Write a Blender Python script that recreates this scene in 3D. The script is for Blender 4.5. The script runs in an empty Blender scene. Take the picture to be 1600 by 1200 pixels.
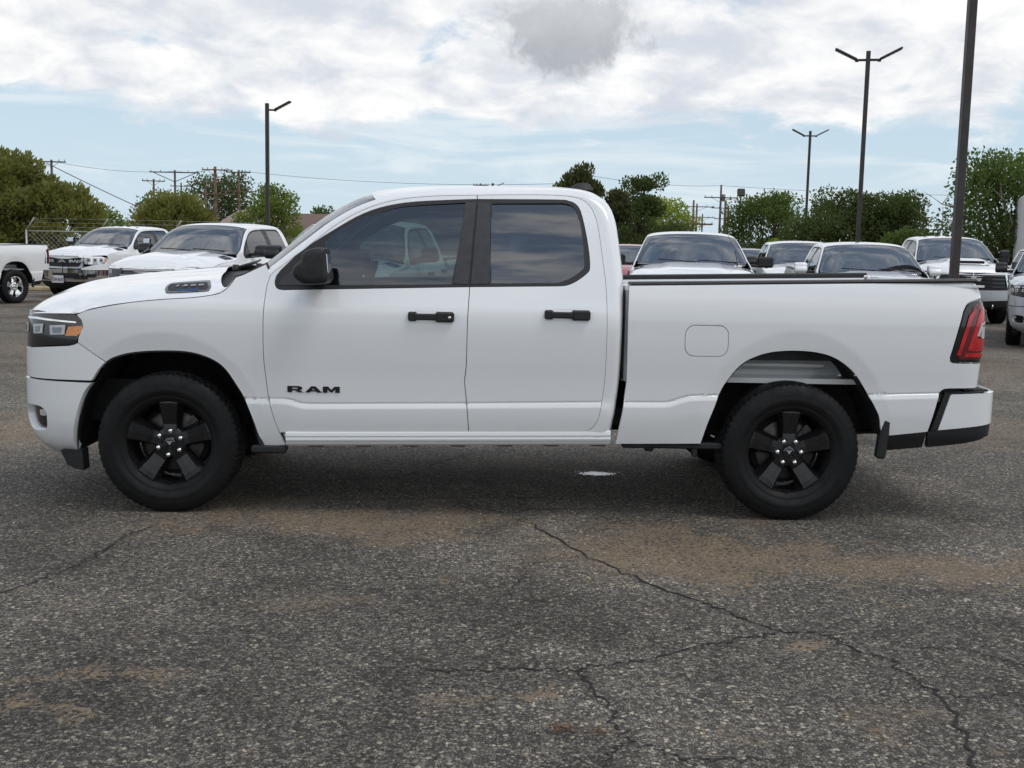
import bpy, bmesh, math, random
import numpy as np
from mathutils import Vector, Matrix, Euler
from mathutils.geometry import delaunay_2d_cdt

random.seed(7)
rng = np.random.default_rng(7)
RAD = math.radians
SC = bpy.context.scene
COL = SC.collection

# ------------------------------------------------------------------ camera
cam = bpy.data.cameras.new('camera')
cam.sensor_width = 36.0
cam.lens = 36.0 * 1717.8 / 1600.0
cam.clip_start = 0.05
cam.clip_end = 5000.0
cam_ob = bpy.data.objects.new('camera', cam)
COL.objects.link(cam_ob)
_yaw, _pitch, _roll = 0.0293, 0.1198, 0.0202
_f = Vector((math.sin(_yaw) * math.cos(_pitch), math.cos(_yaw) * math.cos(_pitch), -math.sin(_pitch)))
_r = Vector((math.cos(_yaw), -math.sin(_yaw), 0))
_u = _r.cross(_f)
_r2 = _r * math.cos(_roll) + _u * math.sin(_roll)
_u2 = -_r * math.sin(_roll) + _u * math.cos(_roll)
CAM_LOC = Vector((-0.0167, -7.2031, 1.5219))
cam_ob.matrix_world = Matrix(((_r2.x, _u2.x, -_f.x, CAM_LOC.x), (_r2.y, _u2.y, -_f.y, CAM_LOC.y),
                              (_r2.z, _u2.z, -_f.z, CAM_LOC.z), (0, 0, 0, 1)))
SC.camera = cam_ob

# ------------------------------------------------------------------ sky, sun, exposure
SUN_AZ = 118.0      # degrees east of the direction the camera looks along (+y)
SUN_EL = 62.0
SC.view_settings.view_transform = 'Standard'
SC.view_settings.look = 'None'
SC.view_settings.gamma = 1.0
SC.view_settings.use_curve_mapping = False
SC.view_settings.exposure = 0.40

W = bpy.data.worlds.new('World')
SC.world = W
W.use_nodes = True


class NT:
    """small helper to write node trees"""
    def __init__(s, tree):
        s.t = tree
        s.n = tree.nodes
        s.l = tree.links

    def node(s, typ, **kw):
        n = s.n.new(typ)
        for k, v in kw.items():
            setattr(n, k, v)
        return n

    def put(s, sock, v):
        if isinstance(v, bpy.types.NodeSocket):
            s.l.new(v, sock)
        elif v is not None:
            if hasattr(sock.default_value, '__len__') and not hasattr(v, '__len__'):
                v = [v] * len(sock.default_value)
            if hasattr(sock.default_value, '__len__') and len(sock.default_value) == 4 and len(v) == 3:
                v = tuple(v) + (1.0,)
            sock.default_value = v

    def math(s, op, a, b=None, c=None, clamp=False):
        n = s.node('ShaderNodeMath', operation=op, use_clamp=clamp)
        for i, v in enumerate((a, b, c)):
            if v is not None:
                s.put(n.inputs[i], v)
        return n.outputs[0]

    def vmath(s, op, a, b=None, out=0):
        n = s.node('ShaderNodeVectorMath', operation=op)
        s.put(n.inputs[0], a)
        if b is not None:
            s.put(n.inputs['Scale'] if op == 'SCALE' else n.inputs[1], b)
        return n.outputs[out]

    def noise(s, vec, scale, detail=4, rough=.55, dist=0.0, out='Fac'):
        n = s.node('ShaderNodeTexNoise')
        s.put(n.inputs['Vector'], vec)
        s.put(n.inputs['Scale'], scale)
        s.put(n.inputs['Detail'], detail)
        s.put(n.inputs['Roughness'], rough)
        s.put(n.inputs['Distortion'], dist)
        return n.outputs[out]

    def vor(s, vec, scale, feature='F1', out='Distance', rand=1.0):
        n = s.node('ShaderNodeTexVoronoi', feature=feature)
        s.put(n.inputs['Vector'], vec)
        s.put(n.inputs['Scale'], scale)
        s.put(n.inputs['Randomness'], rand)
        return n.outputs[out]

    def ramp(s, v, a, b, lo=0.0, hi=1.0, smooth=True):
        n = s.node('ShaderNodeMapRange', interpolation_type='SMOOTHSTEP' if smooth else 'LINEAR')
        for i, x in enumerate((v, a, b, lo, hi)):
            s.put(n.inputs[i], x)
        return n.outputs[0]

    def mix(s, f, a, b, mode='MIX'):
        n = s.node('ShaderNodeMix', data_type='RGBA', blend_type=mode)
        n.clamp_factor = True
        s.put(n.inputs[0], f)
        s.put(n.inputs[6], a)
        s.put(n.inputs[7], b)
        return n.outputs[2]

    def bump(s, h, strength=.3, dist=.01, normal=None):
        n = s.node('ShaderNodeBump')
        s.put(n.inputs['Strength'], strength)
        s.put(n.inputs['Distance'], dist)
        s.put(n.inputs['Height'], h)
        if normal is not None:
            s.put(n.inputs['Normal'], normal)
        return n.outputs[0]


def build_world():
    W.node_tree.nodes.clear()
    t = NT(W.node_tree)
    out = t.node('ShaderNodeOutputWorld')
    bg = t.node('ShaderNodeBackground')
    t.l.new(bg.outputs[0], out.inputs[0])
    sky = t.node('ShaderNodeTexSky')
    sky.sky_type = 'NISHITA'
    sky.sun_disc = False
    sky.sun_elevation = RAD(SUN_EL)
    sky.sun_rotation = RAD(SUN_AZ)
    sky.air_density = 1.0
    sky.dust_density = 0.6
    sky.ozone_density = 1.0
    tc = t.node('ShaderNodeTexCoord')
    d = t.vmath('NORMALIZE', tc.outputs['Generated'])
    sp = t.node('ShaderNodeSeparateXYZ')
    t.l.new(d, sp.inputs[0])
    z = t.math('MAXIMUM', sp.outputs[2], 0.0)
    den = t.math('ADD', z, .33)
    cb = t.node('ShaderNodeCombineXYZ')
    t.put(cb.inputs[0], t.math('DIVIDE', sp.outputs[0], den))
    t.put(cb.inputs[1], t.math('DIVIDE', sp.outputs[1], den))
    p = cb.outputs[0]
    # main broken cloud layer
    n1 = t.noise(p, 4.4, 10, .60, .3)
    cover = t.math('ADD', t.ramp(z, .075, .150, -.17, .20), t.ramp(z, .24, .70, 0, -.20))
    m1 = t.ramp(t.math('ADD', n1, cover), .43, .62)
    # thin streaks low over the horizon
    mp = t.node('ShaderNodeMapping')
    t.l.new(d, mp.inputs[0])
    mp.inputs['Scale'].default_value = (3.0, 3.0, 26.0)
    n2 = t.noise(mp.outputs[0], 1.6, 7, .6, .6)
    low = t.math('MULTIPLY', t.ramp(z, .0, .03), t.ramp(z, .20, .09))
    m2 = t.math('MULTIPLY', t.ramp(n2, .47, .70, 0, .75), low)
    # light and grey parts of the clouds
    n3 = t.noise(t.vmath('ADD', p, (3.7, 1.9, .5)), 6.0, 9, .58, .3)
    n4 = t.noise(p, 1.9, 4, .5, .2)
    lum = t.math('ADD', t.math('MULTIPLY', n3, .65), t.math('MULTIPLY', n4, .35))
    shade = t.ramp(lum, .38, .62)
    ccol = t.mix(shade, (5.1, 5.45, 6.0), (7.9, 7.85, 7.75))
    ccol = t.vmath('SCALE', ccol, t.ramp(z, .22, .45, 1.0, 1.12))
    hz = t.ramp(z, .0, .12, 1.0, 0.0)
    base = t.vmath('MULTIPLY', sky.outputs[0], (1.0, 1.0, 1.0))
    base = t.mix(t.ramp(z, .0, .22, .92, .35), base, (4.5, 5.6, 6.5))
    c = t.mix(m2, base, (6.2, 6.7, 7.0))
    c = t.mix(m1, c, ccol)
    # one darker cumulus standing off in front of the layer
    e = Vector((0.068, 0.978, 0.190)).normalized()
    dv = t.vmath('SUBTRACT', d, tuple(e))
    wob = t.noise(d, 26.0, 8, .66, .3)
    wv = t.vmath('MULTIPLY', dv, (13.5, 13.5, 27.0))
    ln = t.vmath('LENGTH', wv, out=1)
    blob = t.math('SUBTRACT', 1.12, t.math('ADD', ln, t.math('MULTIPLY', t.math('SUBTRACT', wob, .5), 1.7)))
    mb = t.ramp(blob, .0, .50)
    zz = t.ramp(sp.outputs[2], e.z - .02, e.z + .035)
    bcol = t.mix(t.math('ADD', t.math('MULTIPLY', zz, .6), t.math('MULTIPLY', t.math('SUBTRACT', wob, .4), .9), clamp=True), (3.2, 3.4, 3.7), (5.3, 5.45, 5.65))
    c = t.mix(t.math('MULTIPLY', mb, .92), c, bcol)
    t.put(bg.inputs[0], c)
    bg.inputs[1].default_value = 0.1


build_world()
sun = bpy.data.lights.new('sun', 'SUN')
sun.energy = 0.85
sun.angle = RAD(24)
sun.color = (1.0, .96, .90)
sun_ob = bpy.data.objects.new('sun', sun)
COL.objects.link(sun_ob)
_sd = Vector((math.sin(RAD(SUN_AZ)) * math.cos(RAD(SUN_EL)), math.cos(RAD(SUN_AZ)) * math.cos(RAD(SUN_EL)), math.sin(RAD(SUN_EL))))
sun_ob.rotation_euler = (-_sd).to_track_quat('-Z', 'Y').to_euler()
sun_ob.location = _sd * 60


# ------------------------------------------------------------------ materials
MATS = {}


def mat(name, col=(.5, .5, .5), rough=.5, metal=0.0, spec=.5, coat=0.0, build=None, **kw):
    if name in MATS:
        return MATS[name]
    m = bpy.data.materials.new(name)
    m.use_nodes = True
    t = NT(m.node_tree)
    b = t.n['Principled BSDF']
    b.inputs['Base Color'].default_value = (*col, 1)
    b.inputs['Roughness'].default_value = rough
    b.inputs['Metallic'].default_value = metal
    b.inputs['Specular IOR Level'].default_value = spec
    b.inputs['Coat Weight'].default_value = coat
    b.inputs['Coat Roughness'].default_value = kw.get('coat_rough', .04)
    b.inputs['Coat IOR'].default_value = 1.65
    if build:
        build(t, b)
    MATS[name] = m
    return m


def objcoord(t):
    return t.node('ShaderNodeTexCoord').outputs['Object']


def vary(scale, amt, col, bumpy=0.0, bscale=None, rvar=0.0):
    """noise-varied colour, optional fine relief"""
    def f(t, b):
        v = objcoord(t)
        n = t.noise(v, scale, 5, .6)
        lo = tuple(c * (1 - amt) for c in col)
        hi = tuple(min(1, c * (1 + amt)) for c in col)
        t.put(b.inputs['Base Color'], t.mix(t.ramp(n, .3, .7), lo, hi))
        if rvar:
            r0 = b.inputs['Roughness'].default_value
            t.put(b.inputs['Roughness'], t.ramp(t.noise(v, scale * 2.3, 4), .3, .7, max(.02, r0 - rvar), min(1, r0 + rvar)))
        if bumpy:
            t.put(b.inputs['Normal'], t.bump(t.noise(v, bscale or scale * 6, 4), bumpy, .01))
    return f


def paint_nodes(col):
    def f(t, b):
        v = objcoord(t)
        # faint dust film, heavier in blotches
        n = t.noise(v, 2.2, 6, .6)
        t.put(b.inputs['Base Color'], t.mix(t.ramp(n, .45, .8, 0, .10), col, tuple(c * .80 + .04 for c in col)))
        t.put(b.inputs['Coat Roughness'], t.ramp(t.noise(v, 3.0, 5, .6), .35, .75, .02, .09))
        # orange peel
        t.put(b.inputs['Coat Normal'], t.bump(t.noise(v, 260., 1, .5), .02, .002))
    return f


M_WHITE = mat('white_paint', (.80, .815, .83), .38, coat=1.0, build=paint_nodes((.82, .83, .84)))
M_SILVER = mat('silver_paint', (.42, .44, .46), .32, metal=.35, coat=1.0, build=paint_nodes((.55, .57, .60)))
M_GREYP = mat('dark_grey_paint', (.10, .11, .12), .3, metal=.3, coat=1.0, build=paint_nodes((.09, .10, .11)))
M_REDP = mat('red_paint', (.38, .06, .06), .35, coat=1.0, build=paint_nodes((.42, .10, .10)))
M_TRIM = mat('black_trim', (.011, .0115, .013), .55, build=vary(30, .25, (.011, .0115, .013), .15, 420))
M_APPL = mat('pillar_trim', (.028, .029, .033), .42, build=vary(30, .2, (.028, .029, .033), .12, 500))
M_GLOSSBLK = mat('gloss_black', (.006, .006, .007), .12, coat=.6)
M_WHEELBLK = mat('wheel_black', (.010, .010, .011), .30, build=vary(12, .3, (.010, .010, .011), rvar=.06))
M_RUBBER = mat('tyre_rubber', (.0055, .0055, .006), .62, spec=.3, build=vary(9, .35, (.0055, .0055, .006), .25, 160, rvar=.1))
M_ROTOR = mat('brake_iron', (.09, .085, .08), .45, metal=.7, build=vary(20, .3, (.09, .085, .08)))
M_LINER = mat('wheel_liner', (.010, .010, .011), .85, build=vary(8, .4, (.010, .010, .011), .3, 60))
M_UNDER = mat('underbody_black', (.012, .012, .013), .7, build=vary(6, .4, (.012, .012, .013), .2, 40))
M_CHROME = mat('chrome', (.82, .83, .84), .08, metal=1.0)
M_STEEL = mat('steel', (.48, .47, .45), .35, metal=1.0, build=vary(20, .2, (.48, .47, .45), rvar=.08))
M_INT = mat('interior_dark', (.030, .030, .033), .7, build=vary(14, .25, (.030, .030, .033), .2, 200))
M_INTG = mat('interior_grey', (.10, .10, .105), .8, build=vary(14, .2, (.10, .10, .105), .2, 200))
M_LETTER = mat('letter_black', (.008, .008, .010), .25, coat=.4)
M_BADGEGREY = mat('badge_silver', (.50, .50, .52), .4, metal=.4)
M_BADGEBLUE = mat('badge_blue', (.05, .16, .48), .4)
M_AMBER = mat('amber_lens', (.75, .26, .05), .18, coat=.8, build=vary(60, .2, (.75, .26, .05), .25, 260))
M_REDLENS = mat('red_lens', (.48, .008, .012), .12, coat=.8, build=vary(18, .3, (.50, .010, .014), .10, 120))
M_REDDARK = mat('dark_red_lens', (.13, .006, .009), .15, coat=.8)
M_WHITELENS = mat('white_lens', (.55, .52, .53), .15, coat=.6, build=vary(80, .15, (.55, .52, .53), .2, 200))
M_WELLGREY = mat('well_grey', (.075, .078, .082), .6, build=vary(3, .3, (.075, .078, .082)))
M_LENSGL = mat('lens_blue_glass', (.12, .17, .22), .08, coat=1.0)
M_GASKET = mat('gap_black', (.004, .004, .004), .9)


def glass_mat(name, tint, ior=1.6, rough=0.0):
    m = bpy.data.materials.new(name)
    m.use_nodes = True
    t = NT(m.node_tree)
    t.n.clear()
    o = t.node('ShaderNodeOutputMaterial')
    fr = t.node('ShaderNodeFresnel')
    fr.inputs[0].default_value = ior
    tr = t.node('ShaderNodeBsdfTransparent')
    tr.inputs[0].default_value = (*tint, 1)
    gl = t.node('ShaderNodeBsdfGlossy')
    gl.inputs['Roughness'].default_value = rough
    gl.inputs['Color'].default_value = (.95, .97, 1, 1)
    mx = t.node('ShaderNodeMixShader')
    # gentle waviness of rolled glass
    nz = t.bump(t.noise(objcoord(t), 1.6, 2, .5), .012, .02)
    t.put(gl.inputs['Normal'], nz)
    t.l.new(fr.outputs[0], mx.inputs[0])
    t.l.new(tr.outputs[0], mx.inputs[1])
    t.l.new(gl.outputs[0], mx.inputs[2])
    t.l.new(mx.outputs[0], o.inputs[0])
    MATS[name] = m
    return m


M_GLASS = glass_mat('front_side_glass', (.31, .39, .38), 2.05)
M_GLASSD = glass_mat('privacy_glass', (.13, .15, .165), 2.35)
M_WS = glass_mat('windshield_glass', (.74, .84, .82), 3.1)
M_LAMPGLASS = glass_mat('lamp_cover_glass', (.85, .88, .90), 1.5)


# ------------------------------------------------------------------ mesh helpers
def link(name, me, m=None, parent=None):
    o = bpy.data.objects.new(name, me)
    COL.objects.link(o)
    if m is not None and me is not None and not me.materials:
        for x in (m if isinstance(m, (list, tuple)) else [m]):
            me.materials.append(x)
    if parent is not None:
        o.parent = parent
    return o


def tag(o, label=None, cat=None, group=None, kind=None):
    if label:
        o['label'] = label
    if cat:
        o['category'] = cat
    if group:
        o['group'] = group
    if kind:
        o['kind'] = kind
    return o


def empty(name, loc=(0, 0, 0), rz=0.0, label=None, cat=None, group=None):
    o = bpy.data.objects.new(name, None)
    o.empty_display_size = .2
    COL.objects.link(o)
    o.location = loc
    o.rotation_euler = (0, 0, rz)
    return tag(o, label, cat, group)


def mesh_from(name, verts, faces, smooth=False, normals=None, mi=None):
    me = bpy.data.meshes.new(name)
    me.from_pydata([tuple(v) for v in verts], [], [tuple(f) for f in faces])
    if smooth:
        me.polygons.foreach_set('use_smooth', [True] * len(me.polygons))
    if mi is not None:
        me.polygons.foreach_set('material_index', mi)
    me.update()
    if normals is not None:
        me.normals_split_custom_set_from_vertices([tuple(n) for n in normals])
    return me


class MB:
    """collects shapes into one mesh"""
    def __init__(s):
        s.v = []
        s.f = []
        s.sm = []
        s.mi = []
        s.cm = 0

    def add(s, vs, fs, smooth=False):
        k = len(s.v)
        s.v += [tuple(v) for v in vs]
        s.f += [tuple(i + k for i in f) for f in fs]
        s.sm += [smooth] * len(fs)
        s.mi += [s.cm] * len(fs)
        return s

    def box(s, c, d, bev=0.0, rot=None):
        """bevelled box: centre, full size"""
        hx, hy, hz = [x / 2 for x in d]
        b = min(bev, hx * .95, hy * .95, hz * .95)
        M = Euler(rot).to_matrix() if rot else None
        if b <= 0:
            vs = [(x, y, z) for x in (-hx, hx) for y in (-hy, hy) for z in (-hz, hz)]
            fs = [(0, 1, 3, 2), (4, 6, 7, 5), (0, 4, 5, 1), (2, 3, 7, 6), (0, 2, 6, 4), (1, 5, 7, 3)]
        else:
            vs = []
            idx = {}
            for sx in (-1, 1):
                for sy in (-1, 1):
                    for sz in (-1, 1):
                        for ax in range(3):
                            p = [sx * (hx - (b if ax != 0 else 0)), sy * (hy - (b if ax != 1 else 0)), sz * (hz - (b if ax != 2 else 0))]
                            idx[(sx, sy, sz, ax)] = len(vs)
                            vs.append(tuple(p))
            fs = []
            for sx in (-1, 1):
                fs.append([idx[(sx, a, c_, 0)] for a, c_ in ((-1, -1), (1, -1), (1, 1), (-1, 1))])
                fs.append([idx[(a, sx, c_, 1)] for a, c_ in ((-1, -1), (1, -1), (1, 1), (-1, 1))])
                fs.append([idx[(a, c_, sx, 2)] for a, c_ in ((-1, -1), (1, -1), (1, 1), (-1, 1))])
            for a in (-1, 1):
                for c_ in (-1, 1):
                    fs.append([idx[(-1, a, c_, 1)], idx[(1, a, c_, 1)], idx[(1, a, c_, 2)], idx[(-1, a, c_, 2)]])
                    fs.append([idx[(a, -1, c_, 0)], idx[(a, 1, c_, 0)], idx[(a, 1, c_, 2)], idx[(a, -1, c_, 2)]])
                    fs.append([idx[(a, c_, -1, 0)], idx[(a, c_, 1, 0)], idx[(a, c_, 1, 1)], idx[(a, c_, -1, 1)]])
            for sx in (-1, 1):
                for sy in (-1, 1):
                    for sz in (-1, 1):
                        fs.append([idx[(sx, sy, sz, k)] for k in range(3)])
            # orient outwards
            F = []
            for f in fs:
                a = np.array([vs[i] for i in f])
                n = np.cross(a[1] - a[0], a[2] - a[0])
                F.append(f if np.dot(n, a.mean(0)) > 0 else f[::-1])
            fs = F
        if M:
            vs = [tuple(M @ Vector(v)) for v in vs]
        return s.add([(v[0] + c[0], v[1] + c[1], v[2] + c[2]) for v in vs], fs)

    def tube(s, pts, r, n=8, cap=True, smooth=True):
        pts = [Vector(p) for p in pts]
        rs = r if hasattr(r, '__len__') else [r] * len(pts)
        vs = []
        t0 = (pts[1] - pts[0]).normalized()
        ref = Vector((0, 0, 1)) if abs(t0.z) < .9 else Vector((1, 0, 0))
        a = t0.cross(ref).normalized()
        for i, p in enumerate(pts):
            t = (pts[min(i + 1, len(pts) - 1)] - pts[max(i - 1, 0)]).normalized()
            a = (a - t * a.dot(t)).normalized()
            b = t.cross(a)
            for k in range(n):
                w = 2 * math.pi * k / n
                vs.append(tuple(p + (a * math.cos(w) + b * math.sin(w)) * rs[i]))
        fs = []
        for i in range(len(pts) - 1):
            for k in range(n):
                fs.append((i * n + k, i * n + (k + 1) % n, (i + 1) * n + (k + 1) % n, (i + 1) * n + k))
        s.add(vs, fs, smooth)
        if cap:
            k0 = len(s.v) - len(vs)
            s.f += [tuple(range(k0 + n - 1, k0 - 1, -1)), tuple(range(len(s.v) - n, len(s.v)))]
            s.sm += [False, False]
            s.mi += [s.cm] * 2
        return s

    def lathe(s, prof, n=32, axis='y', c=(0, 0, 0), close=False, smooth=True):
        """prof: (radius, along axis)"""
        vs = []
        for k in range(n):
            w = 2 * math.pi * k / n
            for r, h in prof:
                if axis == 'y':
                    vs.append((c[0] + r * math.cos(w), c[1] + h, c[2] + r * math.sin(w)))
                elif axis == 'x':
                    vs.append((c[0] + h, c[1] + r * math.cos(w), c[2] + r * math.sin(w)))
                else:
                    vs.append((c[0] + r * math.cos(w), c[1] + r * math.sin(w), c[2] + h))
        m = len(prof)
        fs = []
        for k in range(n):
            for i in range(m - 1 + (1 if close else 0)):
                j = (i + 1) % m
                fs.append((k * m + i, k * m + j, ((k + 1) % n) * m + j, ((k + 1) % n) * m + i))
        return s.add(vs, fs, smooth)

    def grid(s, P, smooth=True, closed_u=False):
        P = np.asarray(P)
        a, b = P.shape[:2]
        fs = []
        for i in range(a - (0 if closed_u else 1)):
            for j in range(b - 1):
                fs.append((i * b + j, ((i + 1) % a) * b + j, ((i + 1) % a) * b + j + 1, i * b + j + 1))
        return s.add(P.reshape(-1, 3), fs, smooth)

    def prism(s, poly, h0, h1, axis='y', smooth=False):
        """polygon in the other two axes extruded along axis"""
        n = len(poly)
        def mk(p, h):
            return {'y': (p[0], h, p[1]), 'x': (h, p[0], p[1]), 'z': (p[0], p[1], h)}[axis]
        vs = [mk(p, h0) for p in poly] + [mk(p, h1) for p in poly]
        fs = [tuple(range(n)), tuple(range(2 * n - 1, n - 1, -1))]
        fs += [(i, i + n, (i + 1) % n + n, (i + 1) % n) for i in range(n)]
        return s.add(vs, fs, smooth)

    def mesh(s, name, recalc=False, merge=False):
        me = bpy.data.meshes.new(name)
        me.from_pydata(s.v, [], s.f)
        me.polygons.foreach_set('use_smooth', s.sm)
        me.polygons.foreach_set('material_index', s.mi)
        if recalc or merge:
            bm = bmesh.new()
            bm.from_mesh(me)
            if merge:
                bmesh.ops.remove_doubles(bm, verts=bm.verts, dist=1e-5)
            bmesh.ops.recalc_face_normals(bm, faces=bm.faces)
            bm.to_mesh(me)
            bm.free()
        me.update()
        return me

    def obj(s, name, m, parent=None, recalc=True, merge=False):
        return link(name, s.mesh(name, recalc, merge), m, parent)


def smoothstep(a, b, x):
    t = np.clip((x - a) / (b - a), 0, 1)
    return t * t * (3 - 2 * t)


def catmull(pts, n=24):
    P = np.array(pts, float)
    Q = np.vstack([2 * P[0] - P[1], P, 2 * P[-1] - P[-2]])
    out = []
    for i in range(1, len(Q) - 2):
        p0, p1, p2, p3 = Q[i - 1:i + 3]
        for k in range(n):
            t = k / n
            out.append(.5 * ((2 * p1) + (-p0 + p2) * t + (2 * p0 - 5 * p1 + 4 * p2 - p3) * t * t + (-p0 + 3 * p1 - 3 * p2 + p3) * t ** 3))
    out.append(P[-1])
    return np.array(out)


def pchip(xs, ys):
    xs = np.array(xs, float)
    ys = np.array(ys, float)
    h = np.diff(xs)
    d = np.diff(ys) / h
    m = np.zeros(len(xs))
    for i in range(1, len(xs) - 1):
        if d[i - 1] * d[i] > 0:
            w1 = 2 * h[i] + h[i - 1]
            w2 = h[i] + 2 * h[i - 1]
            m[i] = (w1 + w2) / (w1 / d[i - 1] + w2 / d[i])
    m[0] = d[0]
    m[-1] = d[-1]

    def f(x):
        x = np.clip(np.asarray(x, float), xs[0], xs[-1])
        i = np.clip(np.searchsorted(xs, x) - 1, 0, len(h) - 1)
        t = (x - xs[i]) / h[i]
        return (1 + 2 * t) * (1 - t) ** 2 * ys[i] + t * (1 - t) ** 2 * h[i] * m[i] + t * t * (3 - 2 * t) * ys[i + 1] + t * t * (t - 1) * h[i] * m[i + 1]
    return f


def sm(*pts, n=6):
    """smooth curve through points, as a list of tuples"""
    return [tuple(q) for q in catmull(pts, n)]


def rrect(cx, cz, w, h, r, n=5):
    out = []
    for sx, sz, a0 in ((1, 1, 0), (-1, 1, 90), (-1, -1, 180), (1, -1, 270)):
        for k in range(n + 1):
            a = RAD(a0 + 90 * k / n)
            out.append((cx + sx * (w / 2 - r) + r * math.cos(a), cz + sz * (h / 2 - r) + r * math.sin(a)))
    return out


def pip(poly, pts):
    """points in polygon, vectorised"""
    P = np.asarray(poly)
    x, y = pts[:, 0], pts[:, 1]
    c = np.zeros(len(pts), bool)
    j = len(P) - 1
    for i in range(len(P)):
        xi, yi = P[i]
        xj, yj = P[j]
        if yi != yj:
            k = ((yi > y) != (yj > y)) & (x < (xj - xi) * (y - yi) / (yj - yi) + xi)
            c ^= k
        j = i
    return c


def area2(P):
    x, y = P[:, 0], P[:, 1]
    return float(np.sum(x * np.roll(y, -1) - np.roll(x, -1) * y))


def prep(poly, step, gap):
    P = np.array(poly, float)
    keep = np.hypot(*(P - np.roll(P, 1, 0)).T) > 1e-4
    P = P[keep]
    if area2(P) < 0:
        P = P[::-1]
    if gap:
        a = P - np.roll(P, 1, 0)
        b = np.roll(P, -1, 0) - P
        a /= np.hypot(*a.T)[:, None]
        b /= np.hypot(*b.T)[:, None]
        na = np.c_[-a[:, 1], a[:, 0]]
        nb = np.c_[-b[:, 1], b[:, 0]]
        m = na + nb
        L = np.maximum((m * m).sum(1), .5)
        P = P + m * (2 * gap / L)[:, None]
    out = []
    for i in range(len(P)):
        q0, q1 = P[i], P[(i + 1) % len(P)]
        k = max(1, int(math.ceil(np.hypot(*(q1 - q0)) / step)))
        for t in range(k):
            out.append(q0 + (q1 - q0) * t / k)
    return np.array(out)


def panel(name, outline, surf, m, parent=None, step=.035, depth=.022, side=-1, gap=.0022, holes=(), rows=()):
    """sheet panel: an outline in (s, z) laid on the body surface, with edges turned in"""
    O = prep(outline, step, gap)
    H = [prep(h, step, -gap if gap else 0) for h in holes]
    lo, hi = O.min(0), O.max(0)
    gx = np.arange(lo[0] + step * .5, hi[0], step)
    gz = np.arange(lo[1] + step * .5, hi[1], step)
    G = np.array([(a, b) for a in gx for b in gz]) if len(gx) and len(gz) else np.zeros((0, 2))
    allb = np.vstack([O] + H)
    ex = []
    for r in rows:
        r = np.array(r, float)
        ex.append(r[(r[:, 0] > lo[0]) & (r[:, 0] < hi[0])])
    ex = np.vstack(ex) if ex else np.zeros((0, 2))

    def ok(Q, other, dist):
        if not len(Q):
            return Q
        Q = Q[pip(O, Q)]
        for h in H:
            if len(Q):
                Q = Q[~pip(h, Q)]
        if len(Q) and len(other):
            d2 = ((Q[:, None, :] - other[None, :, :]) ** 2).sum(2).min(1)
            Q = Q[d2 > dist ** 2]
        return Q
    ex = ok(ex, allb, .006)
    G = ok(G, allb, step * .45)
    if len(ex) and len(G):
        d2 = ((G[:, None, :] - ex[None, :, :]) ** 2).sum(2).min(1)
        G = G[d2 > (step * .55) ** 2]
    V = np.vstack([allb, ex, G])
    E = []
    k = 0
    for L in [O] + H:
        n = len(L)
        E += [(k + i, k + (i + 1) % n) for i in range(n)]
        k += n
    r = delaunay_2d_cdt([Vector(v) for v in V], E, [], 0, 1e-6)
    V2 = np.array([tuple(v) for v in r[0]])
    F = np.array([tuple(f) for f in r[2] if len(f) == 3])
    cen = V2[F].mean(1)
    keep = pip(O, cen)
    for h in H:
        keep &= ~pip(h, cen)
    F = F[keep]
    s, z = V2[:, 0], V2[:, 1]
    e = 1e-3
    def P3(s, z):
        x, y, zz = surf(s, z)
        return np.c_[x, y, zz + 0 * x]
    X = P3(s, z)
    ds = P3(s + e, z) - P3(s - e, z)
    dz = P3(s, z + e) - P3(s, z - e)
    N = np.cross(dz, ds)
    N /= np.linalg.norm(N, axis=1)[:, None] + 1e-12
    if side < 0:
        X[:, 1] *= -1
        N[:, 1] *= -1
    # orient
    fn = np.cross(X[F[:, 1]] - X[F[:, 0]], X[F[:, 2]] - X[F[:, 0]])
    flip = (fn * N[F].mean(1)).sum(1) < 0
    F[flip] = F[flip][:, ::-1]
    # boundary edges -> turned-in rim
    cnt = {}
    for f in F:
        for a, b in ((f[0], f[1]), (f[1], f[2]), (f[2], f[0])):
            cnt[(a, b)] = 1
    bd = [(a, b) for (a, b) in cnt if (b, a) not in cnt]
    verts = [tuple(v) for v in X]
    nors = [tuple(n) for n in N]
    faces = [tuple(int(i) for i in f) for f in F]
    if depth:
        for a, b in bd:
            ed = X[b] - X[a]
            L = np.linalg.norm(ed)
            if L < 1e-9:
                continue
            on = np.cross(ed / L, N[a])
            k0 = len(verts)
            # small rounded edge then the turned-in flange
            for q, dd, w in ((a, 0, .8), (b, 0, .8), (b, depth, 1.), (a, depth, 1.)):
                verts.append(tuple(X[q] - N[q] * dd))
                nn = on * w + N[q] * (1 - w)
                nors.append(tuple(nn / np.linalg.norm(nn)))
            faces.append((k0, k0 + 3, k0 + 2, k0 + 1))
    me = mesh_from(name, verts, faces, True, nors)
    return link(name, me, m, parent)


def text_mesh(txt, size, extrude, offset=0.0, spacing=1.0):
    cu = bpy.data.curves.new('t', 'FONT')
    cu.body = txt
    cu.size = size
    cu.extrude = extrude
    cu.offset = offset
    cu.space_character = spacing
    cu.align_x = 'CENTER'
    cu.align_y = 'CENTER'
    cu.resolution_u = 4
    o = bpy.data.objects.new('t', cu)
    COL.objects.link(o)
    dg = bpy.context.evaluated_depsgraph_get()
    me = bpy.data.meshes.new_from_object(o.evaluated_get(dg))
    bpy.data.objects.remove(o)
    bpy.data.curves.remove(cu)
    me.materials.clear()
    return me


def children(o):
    return [c for c in KIDS.get(o.name, [])]


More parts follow.
